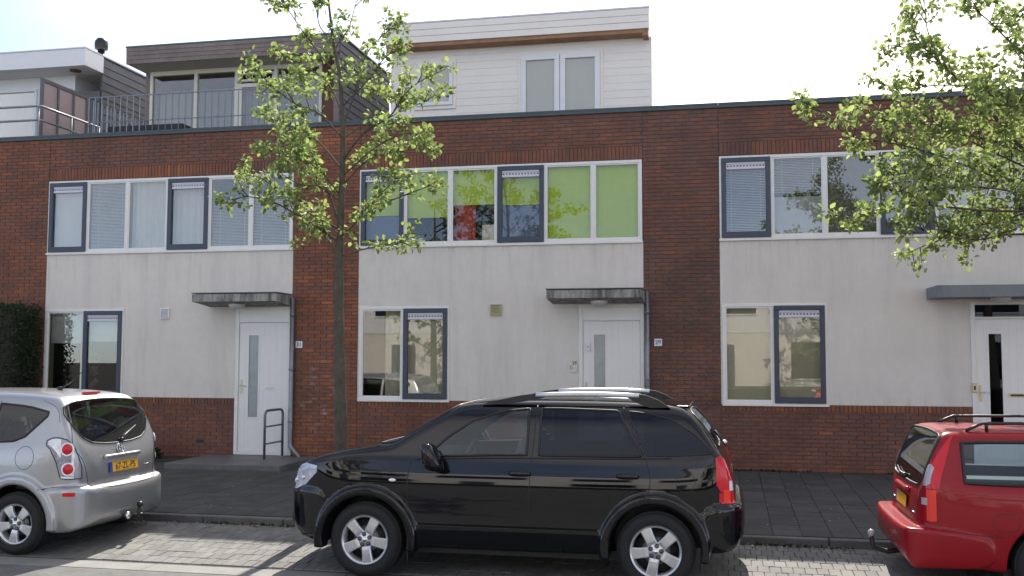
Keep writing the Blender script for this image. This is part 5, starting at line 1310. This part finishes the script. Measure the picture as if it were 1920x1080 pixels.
class Tree:
    def __init__(s, loc, label):
        s.T = thing('street_tree', loc, label, 'tree', 'young street trees on the pavement'); s.o = Vector(loc); s.leaves = []; s.tw = MB()
    def tube(s, b, P, r): b.tube([tuple(p - s.o) for p in P], r, 'bark', 8)
    def limb(s, pts, r0, r1=.006, twigs=8, spread=.35, dens=1., start=.2):
        P = bez(pts, 5); n = len(P); b = MB()
        s.tube(b, P, [r0 + (r1 - r0) * (k / (n - 1)) ** .8 for k in range(n)]); b.build('limb', s.T)
        for q in range(twigs):
            t = start + (1 - start) * (q + random.random()) / twigs; i = min(n - 2, int(t * (n - 1))); p = P[i]
            d = (P[i + 1] - P[i]).normalized()
            w = Vector((random.gauss(0, 1), random.gauss(0, 1), random.gauss(.35, .8))).normalized(); w = (d * .55 + w).normalized()
            L_ = random.uniform(.4, 1.) * spread * (1.15 - .5 * t)
            m1 = p + w * L_ * .5 + Vector((0, 0, random.uniform(-.03, .03))); e = p + w * L_ + Vector((0, 0, .05 * L_ + random.uniform(-.05, .05)))
            s.tube(s.tw, [p, m1, e], [.007, .005, .003]); s.cluster(e, dens, .085); 
            if random.random() < .75: s.cluster(m1 + Vector((random.gauss(0, .03), random.gauss(0, .03), .02)), dens * .6, .07)
        s.cluster(P[-1], dens, .09)
    def cluster(s, c, dens, rad):
        for _ in range(int(random.uniform(11, 22) * dens)):
            d = Vector((random.gauss(0, 1), random.gauss(0, 1), random.gauss(0, .8))); d.normalize(); r = rad * random.uniform(.15, 1.1)
            s.leaves.append((c + d * r, d))
    def finish(s, nobj=300, scale=1.):
        s.tw.build('twigs', s.T, kind='stuff')
        ranked = sorted(range(len(s.leaves)), key=lambda i: 0 if False else (pix(s.leaves[i][0])[2] if (0 < pix(s.leaves[i][0])[0] < 1920 and pix(s.leaves[i][0])[1] > 0) else 999))
        pick = set(ranked[:nobj]); mb = MB(); mb.slot('leaf'); V = []; F = []; TT = []
        tints = (0., .35, .7, 1.)
        for i, (p, d) in enumerate(s.leaves):
            k = random.choice((0, 1, 1, 2, 2, 3)); sc = random.uniform(.65, 1.25) * scale
            dd = (d + Vector((random.gauss(0, .5), random.gauss(0, .5), random.gauss(-.1, .4)))).normalized()
            q = dd.to_track_quat('X', 'Z').to_matrix() @ Matrix.Rotation(random.uniform(-1.6, 1.6), 3, 'X')
            if i in pick:
                o = bpy.data.objects.new('leaf', LEAFM[k]); o.parent = s.T; o.matrix_local = Matrix.Translation(p - s.o) @ q.to_4x4() @ Matrix.Scale(sc, 4); COL.objects.link(o)
            else:
                R_ = np.array(q); v = (LV[k] * sc) @ R_.T + np.array(p - s.o); o0 = len(V) * 7; V.append(v); F += [tuple(o0 + j for j in f) for f in ((0, 1, 6), (1, 2, 6), (2, 3, 6), (3, 4, 6), (4, 5, 6), (5, 0, 6))]; TT += [tints[k]] * 6
        mb.v = [tuple(r) for v in V for r in v]; mb.f = F; mb.t = TT; mb.mi = [0] * len(F); mb.sm = [False] * len(F)
        mb.build('crown', s.T, kind='stuff')

random.seed(21)
YT = -4.75
tr = Tree((-4.42, YT, -.12), 'slender young tree with a dark trunk, left of the middle, between silver and black car')
base = upix(640, 1000, YT); tp = [Vector((base.x, YT, -.14))] + [upix(u, v, YT) for u, v in ((640, 846), (637, 700), (635, 600), (636, 480), (640, 380), (643, 250), (638, 150), (624, 70), (612, -40), (606, -130))]
P = bez(tp, 5); n = len(P); R_ = [(.095 if k < 3 else .080) * (1 - .86 * min(1, (k / (n - 1)) * 1.12) ** .85) + .004 * math.sin(k * 1.9) * (k < n * .5) + (.006 if k < n * .4 else 0) for k in range(n)]
b = MB(); tr_o = tr.o; b.tube([tuple(p - tr_o) for p in P], R_, 'bark', 14); b.build('trunk', tr.T)
def G(pts, dy): return [upix(u, v, YT + dy * k / max(1, len(pts) - 1)) for k, (u, v) in enumerate(pts)]
LI = [([(636, 420), (612, 350), (589, 311), (567, 276), (545, 235)], .3, .020, 10), ([(636, 455), (598, 427), (553, 400), (509, 378), (456, 369), (423, 388)], -.5, .024, 15),
 ([(637, 430), (590, 405), (545, 380), (500, 340), (455, 325)], .4, .018, 13), ([(642, 440), (660, 425), (687, 391), (731, 347), (758, 322)], -.2, .020, 10), ([(648, 420), (690, 398), (740, 373), (798, 351), (825, 335)], .35, .016, 10),
 ([(643, 300), (682, 249), (731, 218), (758, 178), (784, 155), (838, 128)], -.5, .020, 14), ([(690, 245), (740, 215), (785, 195), (835, 170)], .4, .012, 8),
 ([(643, 240), (664, 178), (687, 102), (727, 58), (750, 40)], .5, .018, 12), ([(640, 150), (600, 102), (567, 58), (535, 13), (508, 0)], -.3, .014, 10), ([(638, 130), (628, 95), (655, 50), (668, 5), (690, -30)], .3, .012, 8),
 ([(643, 260), (598, 213), (553, 195), (500, 151), (480, 133)], -.4, .018, 12), ([(643, 320), (589, 258), (531, 231), (487, 213)], .5, .018, 12), ([(640, 370), (598, 318), (544, 295), (493, 278)], -.45, .018, 12),
 ([(641, 350), (690, 300), (750, 284), (812, 278)], .3, .018, 12), ([(643, 330), (700, 280), (760, 250), (800, 262)], -.4, .014, 10), ([(638, 480), (687, 466), (740, 458), (762, 452)], .1, .014, 7),
 ([(642, 210), (610, 150), (560, 120), (520, 95)], .5, .014, 9), ([(642, 200), (690, 150), (720, 110), (745, 95)], -.4, .014, 8), ([(636, 470), (610, 445), (600, 430), (570, 415)], -.2, .012, 6), ([(640, 380), (600, 350), (560, 345), (520, 320)], -.5, .014, 9),
 ([(625, 80), (600, 50), (590, 10), (560, -30)], -.3, .012, 6), ([(640, 170), (600, 165), (560, 160), (540, 150)], .3, .012, 7), ([(642, 260), (700, 215), (690, 180), (720, 160)], .4, .01, 5)]
for pts, dy, r, tw in LI: tr.limb(G(pts, dy * 1.4), r * .72, .004, int(tw * .95), .30, .95)
tr.finish(300, 1.14)

random.seed(5)
YR = -4.6
t2 = Tree((5.0, YR, -.12), 'dense leafy tree whose branches reach in from the right edge')
b = MB(); tp = [Vector((5.0, YR, -.14)), Vector((4.97, YR, 1.2)), Vector((4.9, YR, 2.3)), Vector((4.85, YR, 3.6)), Vector((4.75, YR, 5.2)), Vector((4.7, YR, 7.0))]
P = bez(tp, 5); n = len(P); b.tube([tuple(p - t2.o) for p in P], [.13 * (1 - .8 * k / (n - 1)) for k in range(n)], 'bark', 14); b.build('trunk', t2.T)
def G2(pts, dy, y0=YR): return [upix(u, v, y0 + dy * k / max(1, len(pts) - 1)) for k, (u, v) in enumerate(pts)]
LR = [([(2300, 470), (2080, 380), (1920, 280), (1857, 210), (1801, 153), (1764, 118), (1727, 83), (1699, 25)], -.2, .04, 26), ([(2300, 430), (2050, 350), (1930, 343), (1843, 338), (1740, 330), (1660, 322)], .5, .035, 26),
 ([(2250, 330), (2060, 190), (1920, 100), (1857, 42), (1815, 5)], .3, .03, 20), ([(1860, 330), (1740, 285), (1650, 264), (1590, 253), (1545, 215), (1508, 190)], -.5, .016, 15), ([(1800, 160), (1750, 160), (1700, 165), (1625, 150)], .3, .012, 9),
 ([(2200, 440), (2000, 400), (1850, 395), (1720, 385), (1640, 400), (1560, 405)], -.3, .025, 22), ([(2200, 460), (2010, 440), (1880, 440), (1780, 445), (1700, 475)], .4, .025, 18), ([(1960, 330), (1850, 280), (1760, 235), (1680, 230), (1610, 205)], .5, .018, 18),
 ([(2000, 400), (1900, 360), (1800, 350), (1700, 360), (1650, 350)], -.7, .018, 20), ([(2050, 300), (1950, 230), (1880, 180), (1840, 120)], -.6, .018, 18), ([(2050, 230), (1960, 150), (1900, 90), (1890, 20)], .5, .016, 14), ([(1764, 118), (1740, 60), (1735, 20), (1730, -30)], -.2, .010, 6),
 ([(1930, 290), (1850, 260), (1790, 250), (1730, 215)], -.5, .014, 16), ([(2010, 420), (1930, 400), (1850, 420), (1800, 410)], .6, .016, 16), ([(1900, 340), (1830, 310), (1750, 310), (1690, 290)], .6, .014, 16), ([(2100, 250), (2000, 120), (1960, 20), (1940, -60)], .2, .02, 14),
 ([(1900, 430), (1830, 450), (1760, 430), (1700, 440)], -.4, .012, 12), ([(2040, 360), (1980, 300), (1900, 250), (1860, 300)], .8, .014, 16), ([(1727, 83), (1700, 90), (1670, 85), (1650, 95)], .2, .008, 5), ([(2020, 330), (1960, 200), (1900, 200), (1850, 170)], -.9, .014, 16)]
for pts, dy, r, tw in LR: t2.limb(G2(pts, dy * 1.3), r * .75, .004, int(tw * 1.25), .36, .95, .12)
for k in range(16):                                             # rest of the crown, beyond the edge of the picture
    z = random.uniform(2.6, 6.4); a = random.uniform(-1.4, 1.6); p0 = Vector((4.8, YR, z)); e = p0 + Vector((math.cos(a) * 1.9, math.sin(a) * 1.5, random.uniform(.2, .9)))
    t2.limb([p0, p0.lerp(e, .5) + Vector((0, 0, .15)), e], .025, .004, 16, .40, .7)
t2.finish(300, 1.12)

# two trees across the street, seen in the window glass
for cx, lab in ((3.7, 'bushy tree across the street, mirrored in the panes above the red car'), (-11.6, 'bushy tree across the street, mirrored in the panes beside the slender tree')):
    random.seed(int(cx * 10) + 300)
    q3 = Tree((cx, -23.2, -.2), lab); q3.T['group'] = 'trees across the street'
    b = MB(); b.tube([(0, 0, 0), (.03, .02, 1.6), (0, 0, 3.2), (.05, 0, 5.5), (0, 0, 8)], [.16, .13, .11, .07, .03], 'bark', 10); b.build('trunk', q3.T)
    for k in range(30):
        z = random.uniform(1.5, 7.6); a = random.uniform(0, 6.28); w = 2.0 * math.sin(min(3.0, (z - .6) / 7.8 * 3.0)) + .4
        p0 = Vector((cx, -23.2, z - .2)); e = p0 + Vector((math.cos(a) * w, math.sin(a) * w * .8, .5)); q3.limb([p0, p0.lerp(e, .5) + Vector((0, 0, .12)), e], .035, .006, 9, .55, .5)
    q3.finish(0, 2.2)
low = MB()
random.seed(77)
tag(low.box(-24, 16, -25.6, -25.1, -.2, .62, 'hedge_leaf', ch=.1).build('low_hedge'), 'low clipped hedge in front of the houses across the street', 'hedge')

# clipped hedge at the left edge
random.seed(9)
H = thing('hedge', (-13.2, -.42, 0), 'tall dark evergreen hedge against the brick at the left edge', 'hedge')
b = MB(); b.box(-1.9, 1.02, -.30, .36, -.02, 2.52, 'soil', ch=.08); b.build('stems', H)
V = []; F = []; TT = []
for i in range(9000):
    s_ = random.random()
    if s_ < .55: p = (random.uniform(-2, 1.08), -.36 + random.gauss(0, .035), random.uniform(0, 2.6))
    elif s_ < .8: p = (1.08 + random.gauss(0, .035), random.uniform(-.36, .38), random.uniform(0, 2.6))
    else: p = (random.uniform(-2, 1.08), random.uniform(-.36, .38), 2.6 + random.gauss(0, .04))
    dd = Vector((random.gauss(0, 1), random.gauss(-.5, 1), random.gauss(.3, 1))).normalized()
    q = np.array(dd.to_track_quat('X', 'Z').to_matrix() @ Matrix.Rotation(random.uniform(-1.6, 1.6), 3, 'X')); v = (LV[0] * random.uniform(.55, 1.0)) @ q.T + np.array(p)
    o0 = len(V) * 7; V.append(v); F += [tuple(o0 + j for j in f) for f in ((0, 1, 6), (1, 2, 6), (2, 3, 6), (3, 4, 6), (4, 5, 6), (5, 0, 6))]; TT += [random.random()] * 6
mb = MB(); mb.slot('hedge_leaf'); mb.v = [tuple(r) for v in V for r in v]; mb.f = F; mb.t = TT; mb.mi = [0] * len(F); mb.sm = [False] * len(F); mb.build('foliage', H, kind='stuff')
# flowering shrub at the foot of the wall
def shrub(x, y, z, r, n, label, flower):
    S = thing('shrub', (x, y, z), label, 'shrub'); V = []; F = []; TT = []; st = MB()
    for k in range(9): a = random.uniform(0, 6.3); st.tube([(0, 0, 0), (r * .5 * math.cos(a), r * .5 * math.sin(a), r * .7)], [.008, .004], 'bark', 5)
    st.build('stems', S)
    for i in range(n):
        d = Vector((random.gauss(0, 1), random.gauss(0, 1), abs(random.gauss(0, .9)))).normalized() * r * random.uniform(.4, 1.); p = (d.x, d.y * .7, d.z * .85)
        q = np.array((d + Vector((random.gauss(0, .3),) * 3)).to_track_quat('X', 'Z').to_matrix() @ Matrix.Rotation(random.uniform(-1.6, 1.6), 3, 'X')); v = (LV[0] * 1.1) @ q.T + np.array(p)
        o0 = len(V) * 7; V.append(v); F += [tuple(o0 + j for j in f) for f in ((0, 1, 6), (1, 2, 6), (2, 3, 6), (3, 4, 6), (4, 5, 6), (5, 0, 6))]; TT += [random.random()] * 6
    mb = MB(); mb.slot('hedge_leaf'); mb.v = [tuple(r_) for v in V for r_ in v]; mb.f = F; mb.t = TT; mb.mi = [0] * len(F); mb.sm = [False] * len(F); mb.build('foliage', S, kind='stuff')
    for k in range(flower):
        a = random.uniform(0, 6.3); b = MB(); c = (r * .75 * math.cos(a), -abs(r * .6 * math.sin(a)), r * random.uniform(.4, .9))
        for q in range(5): b.ball((c[0] + .018 * math.cos(q * 1.257), c[1], c[2] + .018 * math.sin(q * 1.257)), (.013, .006, .013), 'pink', 6, 4)
        b.build('flower', S)
shrub(-9.75, -.55, -.01, .34, 900, 'low green shrub with a few pink flowers behind the silver car', 4)
b = MB(); b.box(-10.6, -8.8, -.75, -.02, -.05, .012, 'soil', ch=.01); tag(b.build('flower_bed'), 'narrow bed of dark soil along the brick base', None, kind='structure')

# weeds along the foot of the wall and in the kerb joint
V = []; F = []; TT = []; random.seed(31)
for i in range(1500):
    if random.random() < .7: x = random.uniform(-7, 5.5); y = -.015 - abs(random.gauss(0, .03)); z = 0.
    else: x = random.uniform(-7, 3); y = KY - .012 - abs(random.gauss(0, .015)); z = strip_z(y)
    if math.sin(x * 3.1) + math.sin(x * 1.3 + 1) < -.1: continue
    dd = Vector((random.gauss(0, .7), random.gauss(-.3, .5), abs(random.gauss(.6, .6)))).normalized()
    q = np.array(dd.to_track_quat('X', 'Z').to_matrix() @ Matrix.Rotation(random.uniform(-1.6, 1.6), 3, 'X')); v = (LV[0] * random.uniform(.3, .75)) @ q.T + np.array((x, y, z))
    o0 = len(V) * 7; V.append(v); F += [tuple(o0 + j for j in f) for f in ((0, 1, 6), (1, 2, 6), (2, 3, 6), (3, 4, 6), (4, 5, 6), (5, 0, 6))]; TT += [random.random()] * 6
mb = MB(); mb.slot('hedge_leaf'); mb.v = [tuple(r_) for v in V for r_ in v]; mb.f = F; mb.t = TT; mb.mi = [0] * len(F); mb.sm = [False] * len(F)
tag(mb.build('weeds'), 'small green weeds along the foot of the brick wall and the kerb', 'weeds', kind='stuff')
